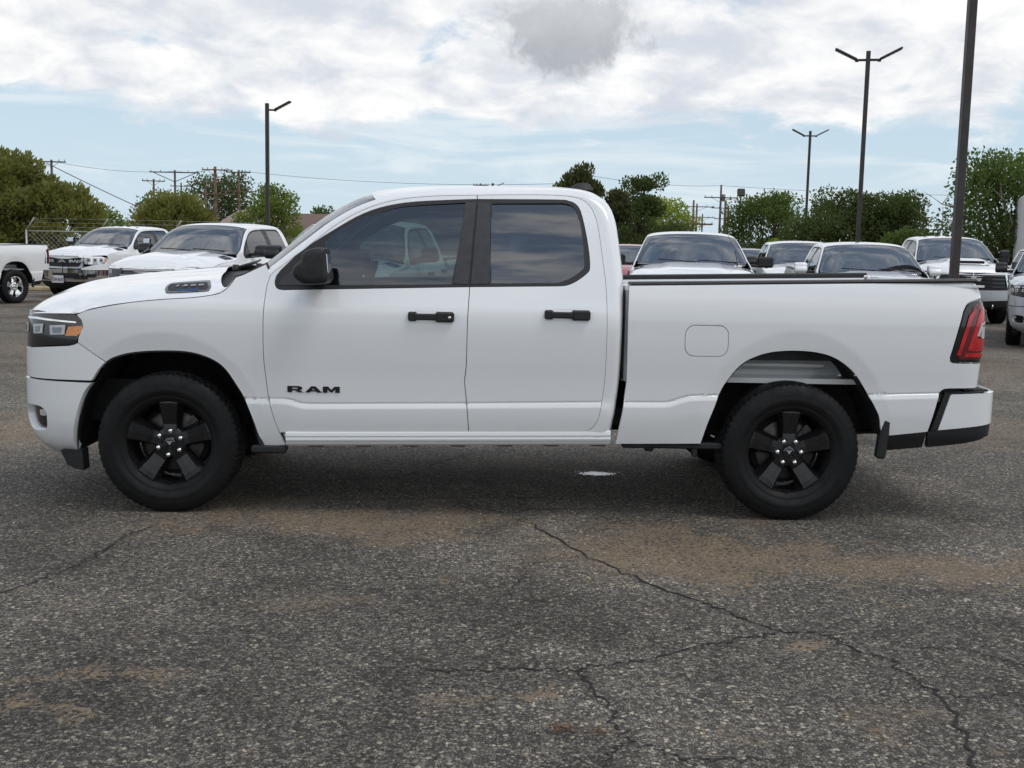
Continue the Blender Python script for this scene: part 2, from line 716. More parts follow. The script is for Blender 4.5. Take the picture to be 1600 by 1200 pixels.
def clone(o, parent=None, skip=(), swap=None):
    """copy a thing with its parts and sub-parts, sharing meshes"""
    c = o.copy()
    COL.objects.link(c)
    c.parent = parent
    if swap and c.type == 'MESH':
        for i, sl in enumerate(c.material_slots):
            if sl.material and sl.material.name in swap:
                sl.link = 'OBJECT'
                sl.material = MATS[swap[o.material_slots[i].material.name]]
    for ch in o.children:
        if ch.name.split('.')[0] in skip:
            continue
        clone(ch, c, skip, swap)
    return c

# ------------------------------------------------------------------ the white pickup: body surface
PLAN = [(-2.765, 0), (-2.76, .2), (-2.745, .42), (-2.71, .62), (-2.64, .78), (-2.52, .888), (-2.35, .958), (-2.12, 1.002), (-1.8, 1.026),
        (-1.4, 1.033), (-.8, 1.035), (0, 1.035), (.9, 1.035), (1.8, 1.035), (2.4, 1.03), (2.72, 1.018), (2.82, 1.0), (2.865, .97), (2.885, .93), (2.895, .88)]
RB_PLAN = [(1.0, 1.005), (2.0, 1.005), (2.6, 1.003), (2.8, .997), (2.91, .975), (2.975, .92), (3.01, .82), (3.04, .6), (3.055, .3), (3.06, 0)]


def make_plan(pts, x0):
    pc = catmull(pts)
    ds = np.r_[0, np.cumsum(np.hypot(*np.diff(pc, axis=0).T))]
    k = np.argmin(np.abs(pc[:, 0] - x0) + (pc[:, 1] < .5) * 9)
    ss = ds - ds[k] + x0
    return lambda s: (np.interp(s, ss, pc[:, 0]), np.interp(s, ss, pc[:, 1])), ss[0], ss[-1]


plan_body, S_MIN, S_MAX = make_plan(PLAN, 0.0)
plan_rb, _, RB_MAX = make_plan(RB_PLAN, 1.0)
CAB_PROF = pchip([.30, .38, .45, .55, .62, .70, .80, .92, 1.04, 1.12, 1.17, 1.205, 1.24, 1.28, 1.32, 1.40, 1.50, 1.60, 1.70, 1.80, 1.90],
                 [.085, .062, .040, .024, .018, .016, .012, .004, .0, .002, .006, .016, .032, .048, .064, .096, .137, .180, .226, .276, .33])
BED_PROF = pchip([.30, .38, .45, .55, .62, .70, .80, .92, 1.04, 1.14, 1.22, 1.27, 1.32, 1.36, 1.40, 1.45],
                 [.085, .062, .040, .024, .018, .016, .012, .004, .0, .001, .006, .014, .027, .040, .058, .08])
BUMP_PROF = pchip([.20, .28, .31, .35, .42, .52, .60, .80], [.22, .16, .12, .07, .028, .004, .0, .0])
FRONT_PROF = pchip([.6, .75, .95, 1.05, 1.15, 1.2], [.0, .0, .004, .01, .03, .06])
RB_PROF = pchip([.40, .45, .52, .60, .9], [.05, .03, .004, .0, .0])
_cz = np.array([(-3.6, .66), (-1.35, .668), (-1.135, .673), (-1.09, .668), (-1.03, .649), (-.987, .645), (-.091, .663), (.754, .684), (.794, .684), (1.045, .687),
                (1.075, .693), (1.137, .716), (1.18, .727), (1.24, .730), (1.338, .731), (2.23, .750), (2.629, .765), (3.6, .77)])


def crease_z(s):
    return np.interp(s, _cz[:, 0], _cz[:, 1])


def offset_surf(plan_fn, prof, off=0.0, flares=True, crease=True):
    def f(s, z):
        s = np.asarray(s, float)
        z = np.asarray(z, float)
        x, y = plan_fn(s)
        e = 4e-3
        x1, y1 = plan_fn(s + e)
        x0, y0 = plan_fn(s - e)
        tx, ty = x1 - x0, y1 - y0
        L = np.hypot(tx, ty) + 1e-12
        nx, ny = -ty / L, tx / L
        d = prof(z) - off
        if flares:
            for c, a, b in ((-1.80, .49, .532), (1.785, .49, .593)):
                r = np.hypot((s - c) / a, (z - .40) / b)
                d = d + .013 * np.clip((.100 - (r - 1) * .51) / .100, 0, 1.2) * smoothstep(.42, .75, z)
        if crease:
            q = crease_z(s) - z
            d = d - .008 * smoothstep(.000, .034, q) * (1 - smoothstep(.08, .26, q)) + .0055 * np.exp(-(q / .0042) ** 2)
        return x - nx * d, y - ny * d, z
    return f


S_CAB = offset_surf(plan_body, CAB_PROF)
S_BED = offset_surf(plan_body, BED_PROF)


def crease_rows(a, b):
    s = np.arange(a, b, .025)
    return [np.c_[s, crease_z(s) + o] for o in (.016, .009, .0045, .0015, -.0015, -.0045, -.009, -.016, -.024, -.036)]


def ring_rows(c, a, b):
    out = []
    for o in (.112, .100, .086, .06):
        k = 1 + o / .51
        ph = np.linspace(.25, math.pi - .25, 80)
        out.append(np.c_[c + a * k * np.cos(ph), .40 + b * k * np.sin(ph)])
    return out


GAP_TOP_F = [(-1.206, 1.363), (-1.187, 1.383), (-1.104, 1.452), (-.976, 1.556), (-.846, 1.661), (-.713, 1.740), (-.578, 1.791), (-.441, 1.819), (-.294, 1.834), (-.164, 1.840), (-.051, 1.844)]
DOOR_MID = [(-.082, 1.327), (-.092, 1.154), (-.096, .883), (-.104, .788), (-.092, .678), (-.076, .495)]
DOOR_FRONT = [(-1.206, 1.363), (-1.221, 1.302), (-1.228, 1.225), (-1.234, 1.079), (-1.232, .903), (-1.221, .781), (-1.207, .672), (-1.183, .575), (-1.150, .474)]
REAR_GAP = [(-.051, 1.844), (.151, 1.851), (.337, 1.854), (.471, 1.850), (.542, 1.837), (.583, 1.815), (.612, 1.782), (.629, 1.745), (.650, 1.668), (.674, 1.475), (.689, 1.342),
            (.694, 1.168), (.695, 1.006), (.692, .816), (.680, .690), (.662, .592), (.630, .533), (.583, .506)]
TRIM_F_TOP = [(-.050, 1.819), (-.154, 1.814), (-.403, 1.797), (-.568, 1.769), (-.703, 1.721), (-.836, 1.643), (-1.031, 1.509), (-1.150, 1.392)]
TRIM_F_LOW = [(-1.172, 1.360), (-1.178, 1.330), (-1.172, 1.303), (-1.155, 1.288), (-1.128, 1.284)]
TRIM_R = [(-.050, 1.819), (.402, 1.826), (.480, 1.820), (.520, 1.803), (.548, 1.762), (.574, 1.651), (.593, 1.528), (.597, 1.447), (.585, 1.413), (.523, 1.365), (.468, 1.340), (.420, 1.334), (-.084, 1.320)]
GLASS_F = [(-.895, 1.314), (-.905, 1.550)] + sm((-.905, 1.550), (-.834, 1.613), (-.701, 1.691), (-.567, 1.742), (-.430, 1.772), (-.120, 1.797), n=4)[1:] + [(-.186, 1.333)]
GLASS_R = [(.037, 1.795), (.44, 1.806)] + sm((.458, 1.805), (.498, 1.792), (.520, 1.765), (.535, 1.715), (.552, 1.596), (.560, 1.468), (.553, 1.432), (.530, 1.408), (.468, 1.371), (.413, 1.352), n=3) + [(.038, 1.342)]
ARCH_F = [(-2.124, .860), (-2.079, .887), (-1.992, .913), (-1.882, .927), (-1.738, .932), (-1.638, .925), (-1.556, .903), (-1.489, .869), (-1.441, .823), (-1.392, .748), (-1.347, .672), (-1.303, .562), (-1.273, .466), (-1.249, .391)]
ARCH_B = [(-2.206, .740), (-2.250, .686), (-2.286, .606), (-2.318, .505), (-2.349, .401), (-2.368, .320)]
ARCH_R = [(1.258, .445), (1.290, .564), (1.325, .663), (1.360, .761), (1.404, .834), (1.464, .908), (1.541, .954), (1.636, .983), (1.747, .993), (1.859, .990), (1.957, .972), (2.040, .934), (2.127, .862), (2.200, .758), (2.262, .655), (2.282, .605), (2.301, .505)]
SHUT = [(-2.29, 1.122), (-2.20, 1.155), (-1.989, 1.196), (-1.810, 1.217), (-1.633, 1.231), (-1.527, 1.247), (-1.475, 1.262), (-1.432, 1.298), (-1.400, 1.348)]
LIGHT = sm((-2.49, 1.130), (-2.292, 1.116), (-2.260, 1.093), (-2.250, 1.060), (-2.279, .997), (-2.31, .958), (-2.345, .949), n=4)

FENDER = (sm(*SHUT, n=4) + [(-1.36, 1.362), (-1.30, 1.392), (-1.235, 1.425)] + sm(*DOOR_FRONT, n=4) + [(-1.116, .398)] +
          sm(*ARCH_F, n=3)[::-1] + [(-2.286, .967), (-2.279, .997), (-2.250, 1.060), (-2.260, 1.093)])
FDOOR = (sm(*GAP_TOP_F, n=3) + sm(*TRIM_F_TOP, n=3) + sm(*TRIM_F_LOW, n=3) + [(-.084, 1.320)] + sm(*DOOR_MID[1:], n=3) + sm(*DOOR_FRONT, n=4)[::-1][:-1])
RDOOR = (sm(*REAR_GAP, n=3) + sm(*DOOR_MID, n=3)[::-1][:-3] + [(-.084, 1.320)] + sm(*TRIM_R[:-1], n=3)[::-1])
TRIMF = sm(*TRIM_F_TOP, n=3) + sm(*TRIM_F_LOW, n=3) + [(-.084, 1.320)]
TRIMR = sm(*TRIM_R[:-1], n=3) + [(-.084, 1.320)]
BEDSIDE = ([(.815, 1.346), (2.80, 1.402)] + sm((2.80, 1.402), (2.855, 1.390), (2.885, 1.362), (2.90, 1.312), n=4)[1:] +
           sm((2.90, 1.312), (2.818, 1.302), (2.758, 1.280), (2.730, 1.238), n=4)[1:] + [(2.665, .972), (2.669, .948), (2.689, .939), (2.955, .934), (2.955, .88)] +
           sm((2.945, .84), (2.91, .803), (2.84, .793), n=3) + sm((2.68, .791), (2.645, .786), (2.625, .766), (2.611, .715), n=3) + [(2.572, .536)] +
           sm(*ARCH_R, n=3)[::-1] + [(.765, .436), (.796, .622), (.814, .799), (.810, 1.199)])


def text_on(parent, txt, s, z, surf, size, xs, m, side=-1, extrude=.004, off=.004, name='letter', tilt=0.0, lift=0.0):
    """one flat letter mesh standing proud of the body side"""
    me = text_mesh(txt, size, extrude, offset=size * .022)
    x, y, _ = surf(np.array([s]), np.array([z]))
    x1, y1, _ = surf(np.array([s]), np.array([z + .03]))
    x2, y2, _ = surf(np.array([s + .03]), np.array([z]))
    o = link(name, me, m, parent)
    X = Vector((float(x2[0] - x[0]), side * float(y2[0] - y[0]), 0)).normalized()
    if side > 0:
        X = -X
    Y = Vector((float(x1[0] - x[0]), side * float(y1[0] - y[0]), .03)).normalized()
    Z = X.cross(Y)
    Y = Z.cross(X)
    M = Matrix(((X.x, Y.x, Z.x), (X.y, Y.y, Z.y), (X.z, Y.z, Z.z))) @ Matrix.Rotation(tilt, 3, 'Z')
    o.matrix_local = Matrix.Translation(Vector((float(x[0]), side * float(y[0]), z)) + Z * (off + lift)) @ M.to_4x4() @ Matrix.Diagonal((xs, 1, 1, 1))
    return o


S_LET = offset_surf(plan_body, CAB_PROF, .005)
GLYPH = {'R': ([(0, 0), (0, 1), (1.9, 1), (2.25, .92), (2.42, .70), (2.3, .44), (1.95, .34), (2.65, 0), (1.78, 0), (1.2, .30), (.75, .30), (.75, 0)], [[(.75, .53), (.75, .76), (1.6, .76), (1.68, .65), (1.6, .53)]]),
         'A': ([(0, 0), (1.02, 1), (1.72, 1), (2.75, 0), (1.98, 0), (1.82, .17), (.92, .17), (.76, 0)], [[(1.12, .38), (1.37, .68), (1.62, .38)]]),
         'M': ([(0, 0), (0, 1), (.85, 1), (1.37, .46), (1.88, 1), (2.74, 1), (2.74, 0), (2.02, 0), (2.02, .60), (1.52, .06), (1.22, .06), (.72, .60), (.72, 0)], [])}


def letter(ch, parent, s0, z0, w, h, surf, m, side, name, flip=False):
    """one block capital laid on a surface; s0 is where its left edge starts"""
    o, hs = GLYPH[ch]
    if flip:
        s0 = -1.956 - s0
    f = (lambda q: (s0 - q[0] * w if flip else s0 + q[0] * w, z0 + q[1] * h))
    return panel(name, [f(q) for q in o], surf, m, parent, step=.06, depth=.006, side=side, gap=0, holes=[[f(q) for q in hh] for hh in hs])


_pf = catmull(PLAN)[:140]


def front_x(y):
    return np.interp(np.abs(y), _pf[:, 1], _pf[:, 0])


def ram_front(parent, off, z, w, h, m, name):
    for k, ch in enumerate('RAM'):
        o, hs = GLYPH[ch]
        f = lambda q: (.52 - .355 * k - q[0] * w, z + q[1] * h)
        panel(name, [f(q) for q in o], lambda s, zz: (front_x(s) + off, s, zz), m, parent, step=.1, depth=.012, side=1, gap=0, holes=[[f(q) for q in hh] for hh in hs])


# ------------------------------------------------------------------ wheels
def tyre_mesh():
    prof = [(.240, -.098), (.252, -.112), (.262, -.1195), (.270, -.1225), (.274, -.1215), (.282, -.1275), (.303, -.1365), (.318, -.1385), (.321, -.1372), (.336, -.138), (.352, -.1345), (.372, -.1275), (.387, -.1195)]
    tread = [(.396, -.112), (.4015, -.100), (.4035, -.086), (.4038, -.082), (.396, -.0795), (.396, -.0725), (.4045, -.070), (.405, -.040), (.397, -.0375), (.397, -.0305), (.4055, -.028), (.4055, .0)]
    half = prof + tread
    full = half + [(r, -y) for r, y in half[::-1][1:]]
    n = 192
    m = len(full)
    vs = []
    for k in range(n):
        w = 2 * math.pi * k / n
        ph = k % 3
        for i, (r, y) in enumerate(full):
            rr, ww = r, w
            j = min(i, m - 1 - i)
            if j >= 12 and j <= 16 and ph == 0:          # shoulder grooves
                rr = r - (.0015, .0045, .0055, .0055, .0055)[j - 12]
            elif j in (19, 20) and (k + (i > m / 2)) % 4 == 0:
                rr = r - .0055
            if j >= 12:
                ww = w + abs(y) * .10
            x, z = rr * math.cos(ww), rr * math.sin(ww)
            z = max(z, -.3985)
            vs.append((x, y, z))
    fs = []
    for k in range(n):
        for i in range(m - 1):
            fs.append((k * m + i, k * m + i + 1, ((k + 1) % n) * m + i + 1, ((k + 1) % n) * m + i))
    b = MB()
    b.add(vs, fs, True)
    me = b.mesh('tyre', True)
    # tread faces flat, sidewalls smooth
    smf = []
    for p in me.polygons:
        c = p.center
        smf.append(math.hypot(c.x, c.z) < .386)
    me.polygons.foreach_set('use_smooth', smf)
    return me


def spoke_section(r, w_top, w_base, y_top, y_base):
    return [(-w_base, y_base), (-w_top, y_top), (0, y_top - .0015), (w_top, y_top), (w_base, y_base)]


def build_wheel(name, parent, loc, face=-1, style='black', lug_off=0.0):
    """wheel whose outer face looks to face*y"""
    root = empty(name, loc)
    root.parent = parent
    if face > 0:
        root.rotation_euler = (0, 0, math.pi)
    mm = {'black': M_WHEELBLK, 'chrome': M_CHROME}[style]
    key = 'wheelparts_' + style
    if key not in WHEEL_CACHE:
        parts = []
        parts.append(('tyre', tyre_mesh(), M_RUBBER))
        b = MB()
        b.lathe([(.242, -.100), (.2525, -.1115), (.2555, -.1135), (.2525, -.108), (.2485, -.098), (.2415, -.088), (.233, -.060), (.225, -.02), (.219, .05), (.226, .10), (.250, .11)], 72)
        parts.append(('rim', b.mesh('rim', True), mm))
        b = MB()
        for k in range(5):
            a = RAD(90 + 72 * k)
            secs = []
            for r, wt, wb, yt, yb in ((.045, .030, .042, -.076, -.028), (.080, .036, .054, -.072, -.022), (.105, .037, .055, -.068, -.020), (.150, .040, .062, -.080, -.030),
                                      (.200, .045, .074, -.092, -.038), (.230, .050, .086, -.0965, -.048), (.244, .054, .096, -.0935, -.058)):
                sec = spoke_section(r, wt, wb, yt, yb)
                ring = []
                for q, y in sec:
                    x, z = r, q
                    ring.append((x * math.cos(a) - z * math.sin(a), y, x * math.sin(a) + z * math.cos(a)))
                secs.append(ring)
            b.grid(np.array(secs), smooth=False)
        parts.append(('spokes', b.mesh('spokes', True), mm))
        b = MB()
        b.lathe([(.0, -.072), (.030, -.073), (.058, -.0745), (.082, -.071), (.093, -.062), (.096, -.035), (.094, .0)], 40)
        parts.append(('hub', b.mesh('hub', True), mm))
        b = MB()
        b.lathe([(.0, -.088), (.020, -.0885), (.030, -.086), (.0345, -.080), (.035, -.072)], 28)
        parts.append(('centre_cap', b.mesh('centre_cap', True), M_GLOSSBLK if style == 'black' else M_CHROME))
        b = MB()
        b.prism([(-.016, .008), (-.006, -.002), (0, .003), (.006, -.002), (.016, .008), (.008, .010), (.004, -.010), (-.004, -.010), (-.008, .010)], -.0905, -.088)
        parts.append(('emblem', b.mesh('emblem', True), M_BADGEGREY))
        b = MB()
        b.lathe([(.0, .012), (.172, .012), (.175, .014), (.175, .026), (.0, .026)], 48)
        parts.append(('brake_disc', b.mesh('brake_disc', True), M_ROTOR))
        b = MB()
        b.prism([(.10 * math.cos(RAD(q)), .10 * math.sin(RAD(q))) for q in range(-28, 29, 8)] + [(.19 * math.cos(RAD(q)), .19 * math.sin(RAD(q))) for q in range(28, -29, -8)], -.012, .055)
        parts.append(('brake_caliper', b.mesh('brake_caliper', True), M_ROTOR))
        b = MB()
        b.lathe([(.0, -.101), (.007, -.100), (.0125, -.096), (.0150, -.089), (.0155, -.070)], 12)
        parts.append(('lug_nut', b.mesh('lug_nut', True), M_CHROME))
        b = MB()
        b.lathe([(.0, .03), (.20, .03), (.207, .06), (.207, .12), (.0, .12)], 32)
        parts.append(('backing_plate', b.mesh('backing_plate', True), M_UNDER))
        b = MB()
        b.tube([(.0, -.088, -.236), (.0, -.104, -.230), (.0, -.112, -.225)], .0042, 6)
        parts.append(('valve_stem', b.mesh('valve_stem', True), M_RUBBER))
        WHEEL_CACHE[key] = parts
    for nm, me, m in WHEEL_CACHE[key]:
        if nm == 'lug_nut':
            for k in range(6):
                a = RAD(60 * k + lug_off)
                o = link('lug_nut', me, m, root)
                o.location = (.0698 * math.cos(a), 0, .0698 * math.sin(a))
        else:
            o = link(nm, me, m, root)
            if nm == 'brake_caliper':
                o.rotation_euler = (0, RAD(-25), 0)
    return root


WHEEL_CACHE = {}


def ball(b, c, r, n=10, sq=(1, 1, 1), e=1.0):
    """superellipsoid"""
    def sp(v, p):
        return math.copysign(abs(v) ** p, v)
    rows = []
    for i in range(n + 1):
        t = -math.pi / 2 + math.pi * i / n
        row = []
        for k in range(2 * n + 1):
            w = 2 * math.pi * k / (2 * n)
            row.append((c[0] + r * sq[0] * sp(math.cos(t), e) * sp(math.cos(w), e), c[1] + r * sq[1] * sp(math.cos(t), e) * sp(math.sin(w), e), c[2] + r * sq[2] * sp(math.sin(t), e)))
        rows.append(row)
    b.grid(np.array(rows))
    return b


# ------------------------------------------------------------------ the pickup, part by part
def shell_stations():
    st = []
    g = catmull(GAP_TOP_F + REAR_GAP[1:], 4)
    for s, z in g:
        st.append((s, z))
    out = []
    s_n = np.array([q[0] for q in st])
    z_n = np.array([q[1] for q in st])
    # arc position along the gap line
    L = np.r_[0, np.cumsum(np.hypot(np.diff(s_n), np.diff(z_n)))]
    def at(s, z):
        return L[np.argmin(np.hypot(s_n - s, z_n - z))]
    keys = [(-1.206, 1.363, -.23, -.025, 2.2, .10), (-.976, 1.556, -.17, .040, 2.2, .2), (-.713, 1.740, -.11, .085, 2.2, .3), (-.578, 1.791, -.085, .092, 2.25, .4), (-.441, 1.819, -.05, .088, 2.3, .45),
            (-.164, 1.840, 0, .084, 2.3, .5), (.151, 1.851, 0, .080, 2.3, .5), (.337, 1.854, .01, .078, 2.4, .45), (.471, 1.850, .045, .070, 2.6, .4), (.542, 1.837, .072, .066, 3.0, .3),
            (.583, 1.815, .098, .056, 3.4, .25), (.612, 1.782, .118, .046, 4.0, .15), (.629, 1.745, .128, .034, 4.6, .1), (.650, 1.668, .132, .015, 5.2, .05), (.674, 1.475, .132, 0, 6, 0),
            (.689, 1.342, .125, 0, 6, 0), (.694, 1.168, .114, 0, 6, 0), (.695, 1.006, .110, 0, 6, 0), (.692, .816, .108, 0, 6, 0), (.680, .690, .108, -.01, 6, 0),
            (.662, .592, .108, -.025, 6, 0), (.630, .533, .122, -.06, 6, 0), (.583, .506, .155, -.072, 6, 0)]
    kl = np.array([at(k[0], k[1]) for k in keys])
    kv = np.array([k[2:] for k in keys])
    for i in range(len(s_n)):
        d = [np.interp(L[i], kl, kv[:, c]) for c in range(4)]
        out.append((s_n[i], z_n[i], *d))
    return out


def build_shell(root):
    st = shell_stations()
    NH = 22
    th = [(k / NH) ** 1.45 * math.pi / 2 for k in range(NH + 1)]
    rows = []
    for s, z, dx, dz, n, tl in st:
        x, y, _ = S_CAB(np.array([s]), np.array([z]))
        x, y = float(x[0]) , float(y[0])
        row = []
        D = math.hypot(dx, dz)
        for t in th:
            f = math.sin(t) ** (2 / n)
            c = math.cos(t) ** (2 / n) if t < math.pi / 2 - 1e-9 else 0.0
            yy = y * c - tl * dz * f * c
            row.append((x + dx * f + .0 * c, -yy, z + dz * f))
        rows.append(row)
    P = np.array(rows)
    mir = P[:, ::-1][:, 1:].copy()
    mir[:, :, 1] *= -1
    G = np.concatenate([P, mir], 1)              # full width
    a, b = G.shape[:2]
    zst = np.array([q[1] for q in st])
    xst = np.array([q[0] for q in st])
    ic = 6                                       # windscreen edge column
    i_top = int(np.argmin(np.hypot(xst + .60, zst - 1.785)))
    cw = [k for k in range(b - 1) if ic <= k < b - 1 - ic]
    i_r0 = int(np.argmin(np.hypot(xst - .640, zst - 1.705)))
    i_r1 = int(np.argmin(np.hypot(xst - .684, zst - 1.40)))
    body, ws, frit, rw = [], [], [], []
    jr0, jr1 = 14, b - 2 - 14
    for i in range(a - 1):
        for j in range(b - 1):
            f = (i * b + j, (i + 1) * b + j, (i + 1) * b + j + 1, i * b + j + 1)
            if i < i_top and ic <= j <= b - 2 - ic:
                edge = j in (ic, b - 2 - ic) or i >= i_top - 1 or i < 1
                (frit if edge else ws).append(f)
            elif i_r0 <= i < i_r1 and jr0 <= j <= jr1:
                rw.append(f)
            else:
                body.append(f)
    V = G.reshape(-1, 3)
    # analytic-looking normals from the grid
    du = np.gradient(G, axis=0)
    dv = np.gradient(G, axis=1)
    N = np.cross(du, dv)
    N /= np.linalg.norm(N, axis=2)[:, :, None] + 1e-12
    N = N.reshape(-1, 3)
    # outwards
    cen = np.array((0.0, 0, 1.2))
    sgn = np.sign(((V - cen) * N).sum(1).sum())
    N *= sgn

    def sub(name, faces, m, parent, inset=0.0, keepn=True, flip=False):
        idx = sorted({i for f in faces for i in f})
        mp = {q: k for k, q in enumerate(idx)}
        vs = V[idx] - N[idx] * inset
        fs = [tuple(mp[i] for i in f) for f in faces]
        v0 = vs[list(fs[0])]
        g = np.cross(v0[1] - v0[0], v0[2] - v0[0])
        if (g * N[idx[0]]).sum() < 0 and not (abs(g).sum() < 1e-12):
            fs = [f[::-1] for f in fs]
        me = mesh_from(name, vs, fs, True, N[idx] if keepn else None)
        return link(name, me, m, parent)
    sub('cab_shell', body, M_WHITE, root)
    w = sub('windshield', ws, M_WS, root, .004)
    sub('windshield_border', frit, M_GLOSSBLK, w, .003)
    sub('rear_window', rw, M_GLASSD, root, .003)
    # headliner and inner pillars, a skin just inside
    hl = [f for f in body if f[0] // b < i_r1]
    sub('headliner', hl, M_INTG, root, .022)
    return G, i_top


def build_pickup(name):
    root = empty(name)
    for side in (-1, 1):
        fe = panel('fender', FENDER, S_CAB, M_WHITE, root, side=side, rows=crease_rows(-1.4, -1.1) + ring_rows(-1.80, .49, .532), step=.03)
        fd = panel('front_door', FDOOR, S_CAB, M_WHITE, root, side=side, rows=crease_rows(-1.25, -.05), step=.03)
        rd = panel('rear_door', RDOOR, S_CAB, M_WHITE, root, side=side, rows=crease_rows(-.13, .75), step=.03)
        bs = panel('bed_side', BEDSIDE, S_BED, M_WHITE, root, side=side, rows=crease_rows(.76, 2.7) + ring_rows(1.785, .49, .593), step=.03, depth=.03,
                   holes=[rrect(1.261, 1.043, .245, .176, .055)])
        panel('fuel_door' if side < 0 else 'blank_panel', rrect(1.261, 1.043, .245, .176, .055), S_BED, M_WHITE, bs, side=side, gap=.0016, step=.03, depth=.015)
        # dark backing behind the panel gaps
        for k, (q, sf, p) in enumerate(((FENDER, offset_surf(plan_body, CAB_PROF, -.020, False, False), fe), (FDOOR, offset_surf(plan_body, CAB_PROF, -.020, False, False), fd),
                                        (RDOOR, offset_surf(plan_body, CAB_PROF, -.020, False, False), rd))):
            panel('inner_panel', q, sf, M_INT, p, side=side, gap=-.008, step=.08, depth=.0)
        # window trim, glass
        S_TR = offset_surf(plan_body, CAB_PROF, -.003, False, False)
        S_AP = offset_surf(plan_body, CAB_PROF, .0005, False, False)
        S_GL = offset_surf(plan_body, lambda z: CAB_PROF(z) - .017 * (1 - ((z - 1.57) / .26) ** 2), -.015, False, False)
        panel('window_trim', TRIMF, S_TR, M_TRIM, fd, side=side, holes=[GLASS_F], step=.05, depth=.02, gap=.0008)
        panel('pillar_cover', [(-.118, 1.800), (-.056, 1.803), (-.092, 1.332), (-.178, 1.337)], S_AP, M_APPL, fd, side=side, step=.05, depth=.01, gap=.001)
        panel('mirror_sail', [(-1.155, 1.308), (-1.150, 1.345), (-.925, 1.520), (-.915, 1.312)], S_AP, M_APPL, fd, side=side, step=.05, depth=.01, gap=.001)
        panel('window_glass', GLASS_F, S_GL, M_GLASS, fd, side=side, step=.05, depth=0, gap=-.006)
        panel('window_trim', TRIMR, S_TR, M_TRIM, rd, side=side, holes=[GLASS_R], step=.05, depth=.02, gap=.0008)
        panel('pillar_cover', [(-.044, 1.804), (.026, 1.803), (.030, 1.340), (-.079, 1.334)], S_AP, M_APPL, rd, side=side, step=.05, depth=.01, gap=.001)
        panel('window_glass', GLASS_R, S_GL, M_GLASSD, rd, side=side, step=.05, depth=0, gap=-.006)
        # door handles
        for d, s0, z0, lock in ((fd, -.2965, 1.1515, True), (rd, .468, 1.175, False)):
            x, y, _ = S_CAB(np.array([s0]), np.array([z0]))
            y0 = float(y[0])
            b = MB()
            b.box((s0 - .104, side * (y0 + .010), z0), (.050, .034, .052), .008)
            b.box((s0 + .076, side * (y0 + .012), z0 - .001), (.106, .036, .058), .010)
            b.box((s0 - .03, side * (y0 + .022), z0 - .001), (.13, .018, .036), .007)
            h = b.obj('door_handle', M_TRIM, d)
            b = MB()
            pts = rrect(0, 0, .15, .064, .024)
            ring = []
            for kk, (f, dep) in enumerate(((1.0, .0012), (.93, -.004), (.7, -.014), (.3, -.018))):
                ring.append([(s0 - .02 + q[0] * f, side * (float(S_CAB(np.array([s0 - .02 + q[0] * f]), np.array([z0 + q[1] * f]))[1][0]) + dep), z0 + q[1] * f) for q in pts])
            ring = np.array(ring)
            ring = np.concatenate([ring, ring[:, :1]], 1)
            b.grid(ring)
            b.obj('handle_recess', M_WHITE, d)
            if lock and side < 0:
                b = MB()
                b.lathe([(.0, -.0), (.008, -.0), (.0095, .003), (.0095, .01)], 14, 'y', (s0 + .104, -(y0 + .032), z0 - .003))
                b.obj('lock_cylinder', M_CHROME, d)
        # rocker panel
        prof = [(.940, .492), (1.0005, .490), (1.013, .482), (1.015, .464), (1.0055, .457), (1.008, .449), (1.0125, .443), (1.008, .432), (1.0015, .428), (.994, .414), (.978, .402), (.94, .400)]
        xs = np.linspace(-1.115, .735, 24)
        b = MB()
        b.grid(np.array([[(x, side * w, z + .0173 * (x + 1.1) - .006) for w, z in prof] for x in xs]), smooth=False)
        b.obj('rocker_panel', M_WHITE, root)
        me = MB().box((0, 0, 0), (.09, .03, .016), .004).mesh('sill_bracket')
        for k in range(7):
            o = link('sill_bracket', me, M_UNDER, root)
            o.location = (-.95 + k * .27, side * .955, .398 + .0173 * k * .27)

    # ---- hood
    G, i_top = build_shell(root)
    NU, NV = 44, 31
    zs_c = pchip([-2.75, -2.71, -2.64, -2.53, -2.43, -2.25, -2.0, -1.79, -1.63, -1.45, -1.3], [1.09, 1.150, 1.215, 1.262, 1.291, 1.325, 1.357, 1.377, 1.392, 1.405, 1.412])
    zs_e = pchip([-2.75, -2.55, -2.40, -2.29, -2.20, -1.989, -1.81, -1.633, -1.527, -1.475, -1.432, -1.40], [1.090, 1.118, 1.125, 1.128, 1.158, 1.198, 1.219, 1.233, 1.249, 1.264, 1.300, 1.350])
    ye = pchip([-2.75, -2.68, -2.55, -2.40, -2.29, -2.2, -1.99, -1.5, -1.40], [.36, .66, .845, .925, .952, .962, .985, .985, .95])
    rows = []
    for i in range(NU + 1):
        u = i / NU
        row = []
        for j in range(-NV, NV + 1):
            v = j / NV
            av = abs(v)
            xf = -2.752 + .075 * av ** 2.2 + .30 * max(0, av - .80) ** 1.25
            xr = -1.575 + .170 * av ** 2.0
            x = xf + (xr - xf) * (u ** 1.25)
            e = float(ye(x)) if x < -2.3 else float(plan_body(x)[1] - CAB_PROF(zs_e(x))) - .003
            y = e * math.sin(av * math.pi / 2) ** .92
            zc, ze = float(zs_c(x)), float(zs_e(x))
            q = 1 - y / e
            g = 1 - (1 - min(1, q)) ** 5.5
            g = .80 * g + .20 * smoothstep(.0, .75, q)
            dome = .020 * (1 - smoothstep(.40, .52, y)) * smoothstep(-2.70, -2.35, x)
            z = ze + (zc - .020 - ze) * g + dome
            # front lip rolls down
            lip = max(0.0, 1 - u / .045)
            z -= .045 * lip ** 1.8
            row.append((x, math.copysign(y, v), z))
        rows.append(row)
    Hd = np.array(rows)
    b = MB()
    b.grid(Hd)
